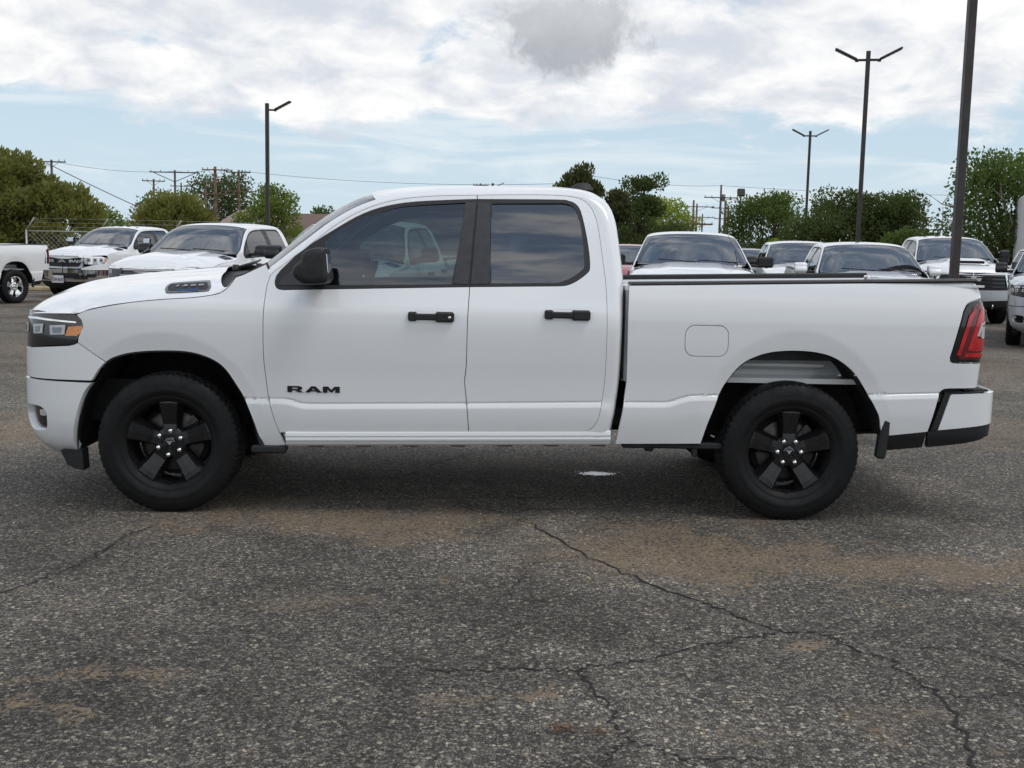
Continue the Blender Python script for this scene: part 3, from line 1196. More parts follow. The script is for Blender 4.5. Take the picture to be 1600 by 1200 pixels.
    hood = b.obj('hood', M_WHITE, root)
    # hood badge on both flanks: plate + characters
    for side in (-1, 1):
        def hood_pt(s, z):
            # point on hood flank at x=s, height z
            best = None
            col = [Hd[:, jj] for jj in range(Hd.shape[1])]
            xs = []
            for jj in range(NV, 2 * NV + 1):
                c = Hd[:, jj]
                zz = np.interp(s, c[:, 0], c[:, 2])
                yy = np.interp(s, c[:, 0], c[:, 1])
                xs.append((zz, yy))
            xs = np.array(xs[::-1])
            k = np.argmax(xs[:, 0] > z)
            if k == 0:
                return xs[0, 1]
            t = (z - xs[k - 1, 0]) / (xs[k, 0] - xs[k - 1, 0] + 1e-9)
            return xs[k - 1, 1] + t * (xs[k, 1] - xs[k - 1, 1])
        HP = {}
        BAD = sm((-1.812, 1.300), (-1.785, 1.311), (-1.60, 1.327), (-1.575, 1.322), (-1.552, 1.298), (-1.552, 1.279), (-1.575, 1.271), (-1.77, 1.257), (-1.80, 1.266), (-1.815, 1.285), (-1.812, 1.300), n=3)[:-1]
        BAD = [(q[0], q[1] - .004) for q in BAD]

        def S_H(s, z, off=0.0):
            s = np.atleast_1d(s)
            z = np.atleast_1d(z)
            y = np.array([hood_pt(float(a), float(c)) for a, c in zip(s, z)])
            return s, y + off, z
        pl = panel('badge_plate', BAD, lambda s, z: S_H(s, z, .008), M_TRIM, hood, side=side, step=.03, depth=.012, gap=0)
        panel('badge_rim', [(q[0] * 1.0, q[1]) for q in BAD], lambda s, z: S_H(s, z, .0095), M_GLOSSBLK, pl, side=side, step=.03, depth=.003, gap=0,
              holes=[[(-1.683 + (q[0] + 1.683) * .90, 1.287 + (q[1] - 1.287) * .72) for q in BAD]])
        sf = lambda s, z: S_H(s, z, .012)
        for k, chh in enumerate('1500'):
            s0 = -1.748 + .045 * k
            if side > 0:
                s0 = -1.748 + .045 * (3 - k)
            text_on(pl, chh, s0, 1.2935 + .06 * (s0 + 1.69), sf, .040, 1.5, M_BADGEGREY, side, .0012, 0.001, 'character', tilt=.06 if side < 0 else -.06)
        b = MB()
        for k in range(11):
            s0 = -1.735 + .0115 * k
            b.box((s0, side * (float(sf(s0, 1.2705)[1][0]) + .001), 1.2695 + .06 * (s0 + 1.68)), (.0075, .003, .012), .001)
        b.obj('sub_lettering', M_BADGEBLUE, pl)
    # RAM lettering on both front doors
    for side in (-1, 1):
        for k, chh in enumerate('RAM'):
            letter(chh, root, (-1.101, -1.003, -.902)[k], .7105, .0345, .0352, S_LET, M_LETTER, side, 'door_letter', flip=side > 0)

    # ---- cowl, wipers
    b = MB()
    cl = []
    for i in range(21):
        v = -1 + 2 * i / 20
        xr = -1.62 + .215 * abs(v) ** 2
        y = .90 * v
        j = int(round((v + 1) / 2 * 2 * NV))
        p0 = Hd[-1, j]
        cl.append([(p0[0] - .03, p0[1] * .97, p0[2] - .03), (p0[0] + .05, p0[1] * .97, p0[2] - .04), (p0[0] + .15, p0[1] * .955, p0[2] - .012)])
    b.grid(np.array(cl))
    cowl = b.obj('cowl', M_TRIM, root)
    for k, (y0, y1) in enumerate(((-.72, -.10), (-.05, .55))):
        b = MB()
        b.tube([(-1.43, y0, 1.398), (-1.40, (y0 + y1) / 2, 1.425), (-1.43, y1, 1.438)], [.011, .008, .006], 6)
        b.tube([(-1.40, y0 - .08, 1.408), (-1.44, y1, 1.432)], .007, 6)
        b.lathe([(.0, .03), (.018, .03), (.02, .0)], 12, 'z', (-1.45, y0, 1.385))
        b.obj('wiper', M_TRIM, root)

    # ---- front end
    for side in (-1, 1):
        S_HL = offset_surf(plan_body, FRONT_PROF, -.004, False, False)
        S_HL2 = offset_surf(plan_body, FRONT_PROF, .001, False, False)
        S_HL3 = offset_surf(plan_body, FRONT_PROF, .004, False, False)
        HLO = [(-3.02, 1.118), (-2.75, 1.134), (-2.60, 1.138)] + LIGHT + [(-2.604, .928), (-2.72, .916), (-2.80, .925), (-2.94, .955), (-3.03, 1.02)]
        hl = panel('headlight', HLO, S_HL, M_GLOSSBLK, root, side=side, step=.03, depth=.03)
        panel('light_bar', [(-2.98, 1.092), (-2.6, 1.098), (-2.30, 1.082), (-2.30, 1.074), (-2.6, 1.086), (-2.98, 1.080)], S_HL2, M_CHROME, hl, side=side, step=.03, depth=.004, gap=0)
        panel('marker_lens', [(-2.346, 1.052), (-2.256, 1.062), (-2.267, 1.021), (-2.289, 1.003), (-2.365, 1.001)], S_HL3, M_AMBER, hl, side=side, step=.03, depth=.006, gap=0)
        for (a0, a1) in ((-2.475, -2.368), (-2.62, -2.53), (-2.80, -2.70)):
            panel('projector_lens', [(a0, 1.056), (a1, 1.062), (a1 - .004, 1.008), (a0 + .006, 1.002)], S_HL3, M_WHITELENS, hl, side=side, step=.03, depth=.006, gap=0)
            panel('lens_glass', [(a0 + .02, 1.045), (a1 - .02, 1.048), (a1 - .024, 1.018), (a0 + .026, 1.014)], offset_surf(plan_body, FRONT_PROF, .006, False, False), M_LENSGL, hl, side=side, step=.03, depth=.004, gap=0)
        S_F = offset_surf(plan_body, FRONT_PROF, .0, False, False)
        CAP = [(-2.80, .915), (-2.72, .915), (-2.604, .926), (-2.345, .946), (-2.31, .954), (-2.286, .965)] + [(-2.126, .858), (-2.165, .815), (-2.206, .752), (-2.62, .746), (-2.80, .752)]
        panel('corner_panel', CAP, S_F, M_WHITE, root, side=side, step=.03, depth=.03)
        # bumper half
        S_B = offset_surf(plan_body, BUMP_PROF, .004, False, False)
        BUM = ([(-3.49, .740), (-2.85, .740), (-2.206, .741)] + sm(*ARCH_B, n=3)[1:] + [(-2.50, .300), (-2.62, .290), (-2.85, .290), (-3.49, .290)])
        FOG = sm((-2.775, .578), (-2.70, .586), (-2.60, .588), (-2.545, .580), (-2.515, .553), (-2.512, .51), (-2.523, .471), (-2.559, .447), (-2.66, .442), (-2.75, .455), (-2.79, .52), (-2.775, .578), n=3)[:-1]
        INT = [(-3.49, .60), (-3.0, .60), (-2.95, .56), (-2.95, .44), (-3.0, .40), (-3.49, .40)]
        bu = panel('front_bumper', BUM, S_B, M_WHITE, root, side=side, step=.03, depth=.05, holes=[FOG])
        panel('fog_light_recess', FOG, offset_surf(plan_body, BUMP_PROF, -.03, False, False), M_GLOSSBLK, bu, side=side, step=.04, depth=0, gap=-.01)
        panel('fog_lamp', rrect(-2.565, .548, .055, .036, .012), offset_surf(plan_body, BUMP_PROF, -.012, False, False), M_WHITELENS, bu, side=side, step=.03, depth=.012, gap=0)
        panel('lower_intake', INT, offset_surf(plan_body, BUMP_PROF, .007, False, False), M_TRIM, bu, side=side, step=.05, depth=.004, gap=0)
        # valance and air dam under the bumper
        b = MB()
        x0 = -2.48
        pr = [(-2.425, .335), (-2.30, .340), (-2.294, .219), (-2.335, .226), (-2.385, .250)]
        b.prism(pr, side * .80, side * .90)
        b.obj('air_dam', M_TRIM, root)
        # gap strip between bumper and corner panel
        panel('bumper_gap', [(-3.49, .752), (-2.22, .757), (-2.225, .735), (-3.49, .735)], offset_surf(plan_body, BUMP_PROF, -.014, False, False), M_GASKET, root, side=side, step=.06, depth=0, gap=0)
    # grille
    S_G = offset_surf(plan_body, FRONT_PROF, -.022, False, False)
    for side in (-1, 1):
        panel('grille', [(-3.5, 1.105), (-3.03, 1.11), (-2.95, .96), (-2.80, .915), (-2.80, .75), (-3.5, .75)], S_G, M_GLOSSBLK, root, side=side, step=.05, depth=0, gap=0)
        for z in (.80, .86, .92, .98, 1.04):
            panel('grille_bar', [(-3.5, z), (-2.84 - (z - .8) * .7, z), (-2.84 - (z - .8) * .7, z + .018), (-3.5, z + .018)], offset_surf(plan_body, FRONT_PROF, -.006, False, False), M_TRIM, root, side=side, step=.06, depth=.014, gap=0)
    ram_front(root, .010, .885, .115, .105, M_BADGEGREY, 'grille_letter')

    # ---- wheel housings
    for side in (-1, 1):
        for nm, arch in (('front', ARCH_B[::-1] + ARCH_F), ('rear', ARCH_R)):
            a = catmull(arch, 2)
            x, y, _ = S_CAB(a[:, 0], a[:, 1])
            b = MB()
            yin = .42 if nm == 'front' else .60
            c = np.array([a[:, 0].mean(), .45])
            g = []
            for q in range(len(a)):
                o = np.array((x[q], a[q, 1]))
                ins = o + (c - o) * .010
                out = o + (o - c) * .03
                g.append([(ins[0], side * (y[q] - .010), ins[1]), (o[0], side * (y[q] - .05), o[1]), (out[0], side * .80, out[1] + .0), (out[0], side * yin, out[1])])
            b.grid(np.array(g), smooth=False)
            b.prism([tuple((x[q], a[q, 1])) for q in range(len(a))], side * yin, side * (yin - .02))
            b.obj('wheel_liner', M_LINER, root)
        # inner bed wall seen above the rear tyre, dark grey instead of body white
        b = MB()
        b.prism([(1.36, .905), (2.16, .912), (2.10, .95), (2.0, .99), (1.80, 1.02), (1.58, 1.01), (1.45, .96)], side * .715, side * .70)
        b.obj('inner_bed_panel', M_WELLGREY, root)
        b = MB()
        b.box((1.71, side * .735, .885), (.64, .03, .024), .006)
        b.obj('bed_flange', M_WHITE, root)
        # mud guard ends
        b = MB()
        b.box((2.318, side * .985, .505), (.055, .06, .26), .012, (0, RAD(6), 0))
        b.obj('mud_guard', M_TRIM, root)
        b = MB()
        b.box((-1.215, side * .96, .375), (.20, .08, .045), .01)
        b.box((-1.275, side * .955, .47), (.03, .08, .20), .01, (0, RAD(-14), 0))
        b.obj('mud_guard', M_TRIM, root)

    # ---- wheels
    for x, nm, lo in ((-1.7845, 'wheel', 24), (1.7845, 'wheel', 0)):
        for f in (-1, 1):
            build_wheel(nm, root, (x, f * .868, .3985), f, 'black', lo)

    # ---- bed: floor, inner walls, rails, tailgate
    b = MB()
    b.box((1.83, 0, .80), (2.04, 1.66, .03))
    b.obj('bed_floor', M_WHITE, root)
    b = MB()
    b.box((.825, 0, 1.07), (.03, 1.84, .56), .008)
    b.obj('bed_front_wall', M_WHITE, root)
    for side in (-1, 1):
        b = MB()
        pr = [(.84, .80), (1.22, .80), (1.34, 1.04), (2.24, 1.05), (2.34, .82), (2.80, .82), (2.80, 1.383), (.84, 1.330)]
        b.prism(pr, side * .825, side * .845)
        b.prism([(1.22, .80), (1.34, 1.04), (2.24, 1.05), (2.34, .82)], side * .60, side * .61)
        b.add([(1.22, side * .60, .80), (1.34, side * .60, 1.04), (1.34, side * .84, 1.04), (1.22, side * .84, .80), (2.24, side * .60, 1.05), (2.24, side * .84, 1.05), (2.34, side * .60, .82), (2.34, side * .84, .82)], [(0, 1, 2, 3), (1, 4, 5, 2), (4, 6, 7, 5)])
        b.box((1.83, side * .905, 1.350), (2.05, .14, .012), 0, (0, -.0276, 0))
        b.obj('bed_inner_wall', M_WHITE, root)
        b = MB()
        g = []
        for xx in np.linspace(.828, 2.815, 12):
            z = 1.347 + (xx - .815) * .0282
            w = 0.985 if xx < 2.7 else .985 - (xx - 2.7) * .15
            g.append([(xx, side * (w - .003), z - .004), (xx, side * (w + .001), z + .006), (xx, side * (w - .008), z + .0155), (xx, side * .86, z + .017), (xx, side * .852, z + .008), (xx, side * .852, z - .02)])
        b.grid(np.array(g), smooth=False)
        b.add(g[0], [(0, 1, 2, 3, 4, 5)])
        b.add(g[-1], [(5, 4, 3, 2, 1, 0)])
        b.obj('bed_rail_cap', M_TRIM, root)
        b = MB()
        b.box((2.80, side * .835, 1.375), (.03, .02, .05), .004)
        b.lathe([(.0, .012), (.012, .012), (.014, .0)], 10, 'y', (2.79, side * .822 - .006, 1.35))
        b.obj('tailgate_latch', M_STEEL, root)
    b = MB()
    g = []
    pr = [(2.815, .70), (2.812, 1.36), (2.818, 1.396), (2.832, 1.403), (2.862, 1.404), (2.878, 1.396), (2.884, 1.36), (2.878, 1.25), (2.874, .82), (2.865, .70)]
    for yy in np.linspace(-.862, .862, 21):
        cv = .022 * (1 - (yy / .862) ** 2) - .012 * (abs(yy) / .862) ** 8
        dz = .05 * smoothstep(.78, .862, abs(yy))
        g.append([(q[0] + cv, yy, q[1] - (dz if q[1] > 1.3 else 0)) for q in pr])
    b.grid(np.array(g), smooth=False)
    b.add(g[0], [tuple(range(len(pr)))])
    b.add(g[-1], [tuple(range(len(pr)))[::-1]])
    tg = b.obj('tailgate', M_WHITE, root)
    b = MB()
    b.box((2.895, 0, 1.27), (.03, .30, .075), .012)
    b.obj('tailgate_handle', M_TRIM, tg)
    for k, chh in enumerate('RAM'):
        letter(chh, tg, -.42 + .29 * k, .97, .10, .12, lambda q, z: (2.899 + 0 * q, q, z), M_LETTER, 1, 'tailgate_letter')
    # ---- tail lights
    S_T = [offset_surf(plan_body, BED_PROF, o, False, False) for o in (-.003, .003, .007, .010)]
    TAIL = [(2.955, 1.298)] + sm((2.885, 1.306), (2.818, 1.297), (2.762, 1.276), (2.737, 1.238), n=4) + [(2.671, .972), (2.674, .955), (2.692, .945), (2.955, .938)]
    TAIL2 = [(2.957, 1.285)] + sm((2.885, 1.290), (2.832, 1.280), (2.793, 1.255), (2.775, 1.215), n=4) + [(2.711, .990), (2.716, .968), (2.730, .962), (2.957, .960)]
    TAIL3 = [(2.958, 1.255), (2.90, 1.262), (2.845, 1.250), (2.823, 1.205), (2.763, 1.010), (2.958, 1.010)]
    for side in (-1, 1):
        tl = panel('tail_light', TAIL, S_T[0], M_GLOSSBLK, root, side=side, step=.025, depth=.03)
        panel('outer_lens', TAIL2, S_T[1], M_REDDARK, tl, side=side, step=.025, depth=.008, gap=0)
        panel('inner_lens', TAIL3, S_T[2], M_REDLENS, tl, side=side, step=.025, depth=.006, gap=0, holes=[[(2.955, 1.176), (2.845, 1.170), (2.818, 1.095), (2.823, 1.078), (2.955, 1.080)]])
        panel('light_band', [(2.957, .998), (2.757, .998), (2.748, .976), (2.957, .974)], S_T[2], M_REDLENS, tl, side=side, step=.025, depth=.006, gap=0)
        panel('light_band', [(2.80, 1.245), (2.765, 1.215), (2.702, .985), (2.722, .985), (2.782, 1.195), (2.812, 1.238)], S_T[2], M_REDLENS, tl, side=side, step=.025, depth=.006, gap=0)
        panel('reverse_lens', rrect(2.878, 1.116, .062, .066, .012), S_T[3], M_WHITELENS, tl, side=side, step=.025, depth=.008, gap=0)
        panel('lens_frame', [(2.915, 1.176), (2.845, 1.170), (2.818, 1.095), (2.834, 1.095), (2.855, 1.158), (2.915, 1.163)], S_T[3], M_WHITELENS, tl, side=side, step=.025, depth=.006, gap=0)
    # ---- rear bumper
    for side in (-1, 1):
        S_R = offset_surf(plan_rb, RB_PROF, 0.0, False, False)
        RBW = [(2.690, .750), (2.70, .757), (2.93, .766), (3.05, .768), (3.915, .77), (3.915, .60), (3.05, .588), (2.93, .578), (2.631, .546)]
        rb = panel('rear_bumper', RBW, S_R, M_WHITE, root, side=side, step=.03, depth=.04, gap=.001)
        S_R2 = offset_surf(plan_rb, RB_PROF, -.006, False, False)
        panel('bumper_side_trim', [(2.660, .765), (2.690, .765), (2.90, .773), (2.90, .765), (2.70, .758), (2.690, .752), (2.631, .546), (2.592, .54)], S_R2, M_TRIM, rb, side=side, step=.03, depth=.03, gap=0)
        panel('bumper_valance', [(2.575, .534), (2.631, .543), (2.93, .573), (3.05, .583), (3.915, .59), (3.915, .47), (3.2, .47), (2.96, .510), (2.91, .490), (2.80, .466), (2.585, .440)], S_R2, M_TRIM, rb, side=side, step=.03, depth=.03, gap=0)
        panel('lower_valance', [(2.301, .504), (2.568, .533), (2.561, .438), (2.316, .411)], offset_surf(plan_rb, RB_PROF, -.012, False, False), M_TRIM, root, side=side, step=.03, depth=.03, gap=0)
        b = MB()
        g = []
        for t in np.linspace(0, 1, 14):
            s = 2.69 + (RB_MAX - 2.69) * t
            x, y = plan_rb(s)
            g.append([(float(x) - .006, side * (float(y) - .006), .764), (min(2.9, float(x) - .12), side * max(0, float(y) - .08), .768)])
        b.grid(np.array(g))
        b.obj('bumper_step', M_TRIM, rb)
        b = MB()
        for k in range(6):
            b.box((2.80 + k * .026, side * (.90 - .004 * k), .775), (.016, .12, .012), .003)
        b.obj('step_tread', M_TRIM, rb)

    # ---- mirrors
    for side in (-1, 1):
        sec = sm((-.960, 1.508), (-.915, 1.521), (-.869, 1.522), (-.856, 1.505), (-.848, 1.43), (-.836, 1.362), (-.845, 1.337), (-.869, 1.328), (-.960, 1.323), (-1.005, 1.342), (-1.031, 1.372), (-1.028, 1.412), (-1.005, 1.437), (-.985, 1.455), (-.978, 1.488), (-.960, 1.508), n=4)[:-1]
        c = np.mean(sec, 0)
        b = MB()
        rows = []
        for yy, k, dx in ((1.070, .0, .02), (1.071, .70, .02), (1.078, .88, .012), (1.095, .96, .006), (1.125, 1.0, .002), (1.18, 1.0, 0), (1.235, .995, .0), (1.268, .975, .001), (1.285, .93, .003), (1.293, .84, .005), (1.296, .60, .006), (1.297, .0, .006)):
            rows.append([(c[0] + (q[0] - c[0]) * k + dx, side * yy, c[1] + (q[1] - c[1]) * k) for q in sec] + [(c[0] + (sec[0][0] - c[0]) * k + dx, side * yy, c[1] + (sec[0][1] - c[1]) * k)])
        b.grid(np.array(rows))
        mi = b.obj('mirror', M_TRIM, root)
        b = MB()
        b.box((-.846, side * 1.18, 1.425), (.006, .15, .13), .002, (0, RAD(-4), 0))
        b.obj('mirror_glass', M_CHROME, mi)
        b = MB()
        b.box((-.945, side * 1.03, 1.352), (.12, .14, .055), .016)
        b.obj('mirror_arm', M_TRIM, mi)
    # ---- roof antenna
    b = MB()
    fin = []
    for x, w, h in ((.530, .002, .000), (.555, .020, .014), (.590, .028, .030), (.625, .028, .036), (.655, .024, .036), (.675, .016, .026), (.694, .004, .000)):
        fin.append([(x, -w - .012, -.01), (x, -w, h * .35), (x, -w * .45, h * .9), (x, 0, h), (x, w * .45, h * .9), (x, w, h * .35), (x, w + .012, -.01)])
    fin = np.array(fin)
    fin[:, :, 2] += 1.937
    b.grid(fin)
    b.obj('roof_antenna', M_TRIM, root)

    # ---- cabin
    b = MB()
    g = []
    for yy in np.linspace(-.86, .86, 9):
        cv = .05 * (1 - (yy / .86) ** 2)
        g.append([(-1.42 - cv, yy, 1.30), (-1.25 - cv, yy, 1.33), (-1.0, yy, 1.325), (-.90, yy, 1.30), (-.86, yy, 1.22), (-.90, yy, .85)])
    b.grid(np.array(g))
    dash = b.obj('dashboard', M_INT, root)
    b = MB()
    tor = []
    for i in range(25):
        a = 2 * math.pi * i / 24
        ring = []
        for k in range(9):
            w = 2 * math.pi * k / 8
            r = .185 + .015 * math.cos(w)
            ring.append((.015 * math.sin(w), r * math.cos(a), r * math.sin(a)))
        tor.append(ring)
    b.grid(np.array(tor))
    b.box((.02, 0, 0), (.05, .14, .12), .02)
    b.box((.02, 0, 0), (.02, .36, .035), .01)
    stw = b.obj('steering_wheel', M_INT, root)
    stw.location = (-.74, -.42, 1.27)
    stw.rotation_euler = (0, RAD(24), 0)
    for (x, ys, nm) in ((.05, (-.42, .42), 'front_seat'), (.55, (-.40, .40), 'rear_seat')):
        for yy in ys:
            b = MB()
            ball(b, (x - .30, yy, .86), 1, 8, (.30, .27, .10), .5)
            ball(b, (x + .03, yy, 1.17), 1, 8, (.10, .26, .34), .5)
            se = b.obj(nm, M_INTG, root)
            b = MB()
            ball(b, (x + .05, yy, 1.575), 1, 8, (.05, .135, .085), .55)
            b.tube([(x + .05, yy - .06, 1.45), (x + .05, yy - .06, 1.55)], .007, 6)
            b.tube([(x + .05, yy + .06, 1.45), (x + .05, yy + .06, 1.55)], .007, 6)
            b.obj('headrest', M_INTG, se)
    b = MB()
    b.box((-.3, 0, .66), (1.9, 1.8, .06))
    b.box((.70, 0, 1.0), (.06, 1.8, .75))
    b.box((-1.15, 0, .95), (.06, 1.8, .60))
    b.obj('cabin_floor', M_INT, root)
    b = MB()
    b.box((-.68, 0, 1.73), (.02, .22, .06), .01)
    b.tube([(-.72, 0, 1.80), (-.69, 0, 1.74)], .008, 6)
    b.obj('rear_view_mirror', M_INT, root)

    # ---- underbody
    b = MB()
    for side in (-1, 1):
        b.box((.15, side * .50, .52), (5.3, .08, .15), .01)
    b.box((-.1, 0, .58), (2.2, 1.75, .10))  # plain wide slab added under the cab to block light
    b.box((1.1, 0, .60), (.5, 1.5, .10))
    b.box((-2.2, 0, .60), (.5, 1.3, .25))
    b.box((-1.75, 0, .75), (.7, .80, .3))
    b.box((2.55, 0, .60), (.4, 1.6, .12))
    b.tube([(1.7845, -.80, .40), (1.7845, .80, .40)], .05, 10)
    ball(b, (1.7845, .1, .40), 1, 8, (.14, .16, .15), .9)
    b.tube([(-1.7845, -.80, .40), (-1.7845, .80, .40)], .035, 8)
    b.box((1.30, -.60, .46), (.55, .07, .02), .005)
    b.box((2.2, -.60, .46), (.75, .07, .02), .005, (0, RAD(-4), 0))
    b.box((1.02, -.68, .415), (.34, .20, .05), .01)
    b.box((1.12, -.93, .425), (.62, .06, .035), .008)
    b.box((1.235, -.93, .395), (.03, .05, .07), .006)
    ball(b, (.97, -.93, .405), 1, 6, (.03, .02, .02), .8)
    b.tube([(-1.0, .25, .42), (.6, .30, .42), (1.5, .45, .50), (2.4, .65, .52)], .035, 8)
    b.obj('chassis', M_UNDER, root)
    return root

# ------------------------------------------------------------------ ground
def asphalt_nodes(t, b):
    g = t.node('ShaderNodeNewGeometry').outputs['Position']
    # aggregate
    vc = t.vor(g, 80., out='Color')
    sp = t.node('ShaderNodeSeparateColor')
    t.l.new(vc, sp.inputs[0])
    vd = t.vor(g, 80.)
    vd2 = t.vor(g, 210.)
    stone = t.ramp(sp.outputs[0], .0, 1.0, .0, 1.0, smooth=False)
    base = t.mix(t.math('POWER', stone, 1.5), (.104, .095, .084), (.440, .394, .332))
    ve = t.vor(g, 80., 'DISTANCE_TO_EDGE')
    base = t.vmath('SCALE', base, t.ramp(ve, .0, .20, .30, 1.0))
    fine = t.noise(g, 260., 3, .6)
    base = t.mix(t.ramp(fine, .35, .7), t.vmath('SCALE', base, .62), base)
    pale = t.math('GREATER_THAN', sp.outputs[1], .965)
    base = t.mix(t.math('MULTIPLY', pale, .85), base, (.50, .43, .33))
    # broad tone changes: worn, oily, bleached
    big = t.noise(g, .55, 5, .6, .3)
    base = t.mix(t.ramp(big, .40, .66, 0, .6), base, t.vmath('SCALE', base, 1.7))
    big2 = t.noise(t.vmath('ADD', g, (13.0, 5.0, 0)), 1.1, 6, .62, .4)
    base = t.mix(t.ramp(big2, .46, .66, 0, .75), base, t.vmath('SCALE', base, .50))
    arc = t.noise(t.vmath('MULTIPLY', g, (.25, 1.3, 1.0)), 1.4, 5, .6, 1.2)
    base = t.mix(t.ramp(arc, .56, .66, 0, .45), base, t.vmath('SCALE', base, .6))
    # tan dust lying in the low spots, in drifts
    sx = t.node('ShaderNodeSeparateXYZ')
    wob = t.noise(g, 2.6, 7, .70, .3)
    wn = t.node('ShaderNodeTexNoise')
    t.put(wn.inputs['Vector'], g)
    t.put(wn.inputs['Scale'], 1.3)
    t.put(wn.inputs['Detail'], 5)
    gw = t.vmath('ADD', g, t.vmath('MULTIPLY', t.vmath('SUBTRACT', wn.outputs['Color'], (.5, .5, .5)), (2.4, 1.9, 0)))
    t.l.new(gw, sx.inputs[0])
    dust = None
    for cx, cy, rx, ry, a in ((-3.6, 1.9, 2.0, 1.5, .85), (-.95, -1.05, 1.25, .62, .95), (1.1, -1.75, 1.15, .85, 1.0), (2.35, -1.9, .70, .60, .95), (1.22, -3.05, .22, .12, .9), (-1.3, -3.55, .22, .12, .65), (-1.5, -3.85, .18, .1, .6), (.30, -1.95, .16, .1, .9), (.0, -3.5, .3, .1, .7), (-.6, -2.6, .5, .2, .5), (.9, -3.9, .6, .2, .45), (4.8, 2.4, 1.6, 1.4, .6), (-1.95, -2.6, .9, .35, .25), (.3, .75, 2.2, .5, .4), (-7.0, 8.0, 6.0, 5.0, .45), (8.0, 8.0, 5.0, 5.0, .5), (0.0, 24.0, 24.0, 16.0, .5)):
        ex = t.math('DIVIDE', t.math('SUBTRACT', sx.outputs[0], cx), rx)
        ey = t.math('DIVIDE', t.math('SUBTRACT', sx.outputs[1], cy), ry)
        d = t.math('SQRT', t.math('ADD', t.math('MULTIPLY', ex, ex), t.math('MULTIPLY', ey, ey)))
        d = t.math('ADD', d, t.math('MULTIPLY', t.math('SUBTRACT', wob, .5), 2.2))
        k = t.ramp(d, 1.35, .0, 0, a)
        dust = k if dust is None else t.math('MAXIMUM', dust, k)
    spots = t.math('ADD', t.ramp(t.noise(g, 2.6, 7, .68, .2), .55, .74, 0, .62), t.ramp(big, .42, .7, 0, .22))
    dust = t.math('MAXIMUM', dust, spots)
    # dust fills between the stones first
    gr = t.noise(g, 55., 5, .75)
    fill = t.math('ADD', t.math('MULTIPLY', vd, 1.1), t.math('MULTIPLY', t.math('SUBTRACT', gr, .5), 1.1))
    cov = t.ramp(t.math('ADD', fill, t.math('SUBTRACT', t.math('MULTIPLY', dust, .60), .74)), .0, .34)
    dcol = t.mix(t.noise(g, 7., 4), (.26, .190, .122), (.44, .330, .220))
    dcol = t.vmath('SCALE', dcol, t.ramp(fine, .3, .7, .62, 1.15))
    dcol = t.vmath('SCALE', dcol, t.ramp(ve, .0, .16, .55, 1.0))
    show = t.ramp(t.math('ADD', sp.outputs[2], t.math('MULTIPLY', t.math('SUBTRACT', gr, .5), .9)), .10, .36)
    base = t.mix(t.math('MULTIPLY', t.math('MULTIPLY', cov, show), t.ramp(dust, .05, .5)), base, dcol)
    t.put(b.inputs['Base Color'], base)
    t.put(b.inputs['Roughness'], t.ramp(fine, .3, .7, .72, .95))
    h = t.math('ADD', t.math('MULTIPLY', t.math('SUBTRACT', 1.0, vd), .8), t.math('MULTIPLY', fine, .5))
    h = t.math('ADD', h, t.math('MULTIPLY', t.math('SUBTRACT', 1.0, vd2), .25))
    t.put(b.inputs['Normal'], t.bump(h, 1.0, .011))


M_ASPHALT = mat('asphalt', (.07, .07, .07), .85, spec=.25, build=asphalt_nodes)
M_CRACK = mat('crack_fill', (.012, .012, .012), .9, build=vary(40, .5, (.014, .013, .012)))
M_DIRT = mat('dry_dirt', (.2, .15, .1), .95, build=vary(.6, .35, (.20, .155, .105), .6, 14))
M_WATER = mat('standing_water', (.10, .11, .12), .03, spec=1.0, coat=1.0)
M_WATER.node_tree.nodes['Principled BSDF'].inputs['IOR'].default_value = 2.2
M_RUST = mat('rust_stain', (.12, .06, .03), .9, build=vary(60, .7, (.13, .066, .033), .5, 120))


def ground_sheet():
    xs = [-1500, -300, -80, -30, -12, -6, -3, 0, 3, 6, 12, 30, 80, 300, 1500]
    ys = [-1500, -300, -80, -20, -7, -4, -2, 0, 2, 6, 14, 30, 80, 300, 2500]
    P = np.array([[(x, y, 0.0) for y in ys] for x in xs])
    b = MB()
    b.grid(P, smooth=False)
    me = b.mesh('ground', True)
    o = link('ground', me, M_ASPHALT)
    tag(o, kind='structure')
    return o


ground = ground_sheet()
d = MB()
xs = np.linspace(-160, 160, 41)
rows = []
for x in xs:
    e = 31.0 + 1.2 * math.sin(x * .21) + .8 * math.sin(x * .57 + 1)
    rows.append([(x, e, .004), (x, e + 6, .03), (x, 80, .03), (x, 420, .03)])
d.grid(np.array(rows))
tag(d.obj('dirt_lot', M_DIRT), kind='structure')


def crack(pts, w=.010):
    """open crack with ragged lips, a shallow dark ribbon set in the asphalt"""
    c = catmull([(x, y) for x, y in pts], 8)
    L, Rr = [], []
    for i, q in enumerate(c):
        t = c[min(i + 1, len(c) - 1)] - c[max(i - 1, 0)]
        t = t / (np.hypot(*t) + 1e-9)
        n = np.array((-t[1], t[0]))
        j = n * rng.normal(0, .014)
        taper = min(1, i / 4, (len(c) - 1 - i) / 4)
        ww = 1.5 * w * (.25 + .75 * taper) * rng.uniform(.3, 1.15)
        L.append((*(q + j + n * ww * .5), .0035))
        Rr.append((*(q + j - n * ww * .5), .0035))
    b = MB()
    b.add(L + Rr, [(i, i + 1, len(L) + i + 1, len(L) + i) for i in range(len(L) - 1)])
    o = b.obj('crack', M_CRACK, ground)
    return o


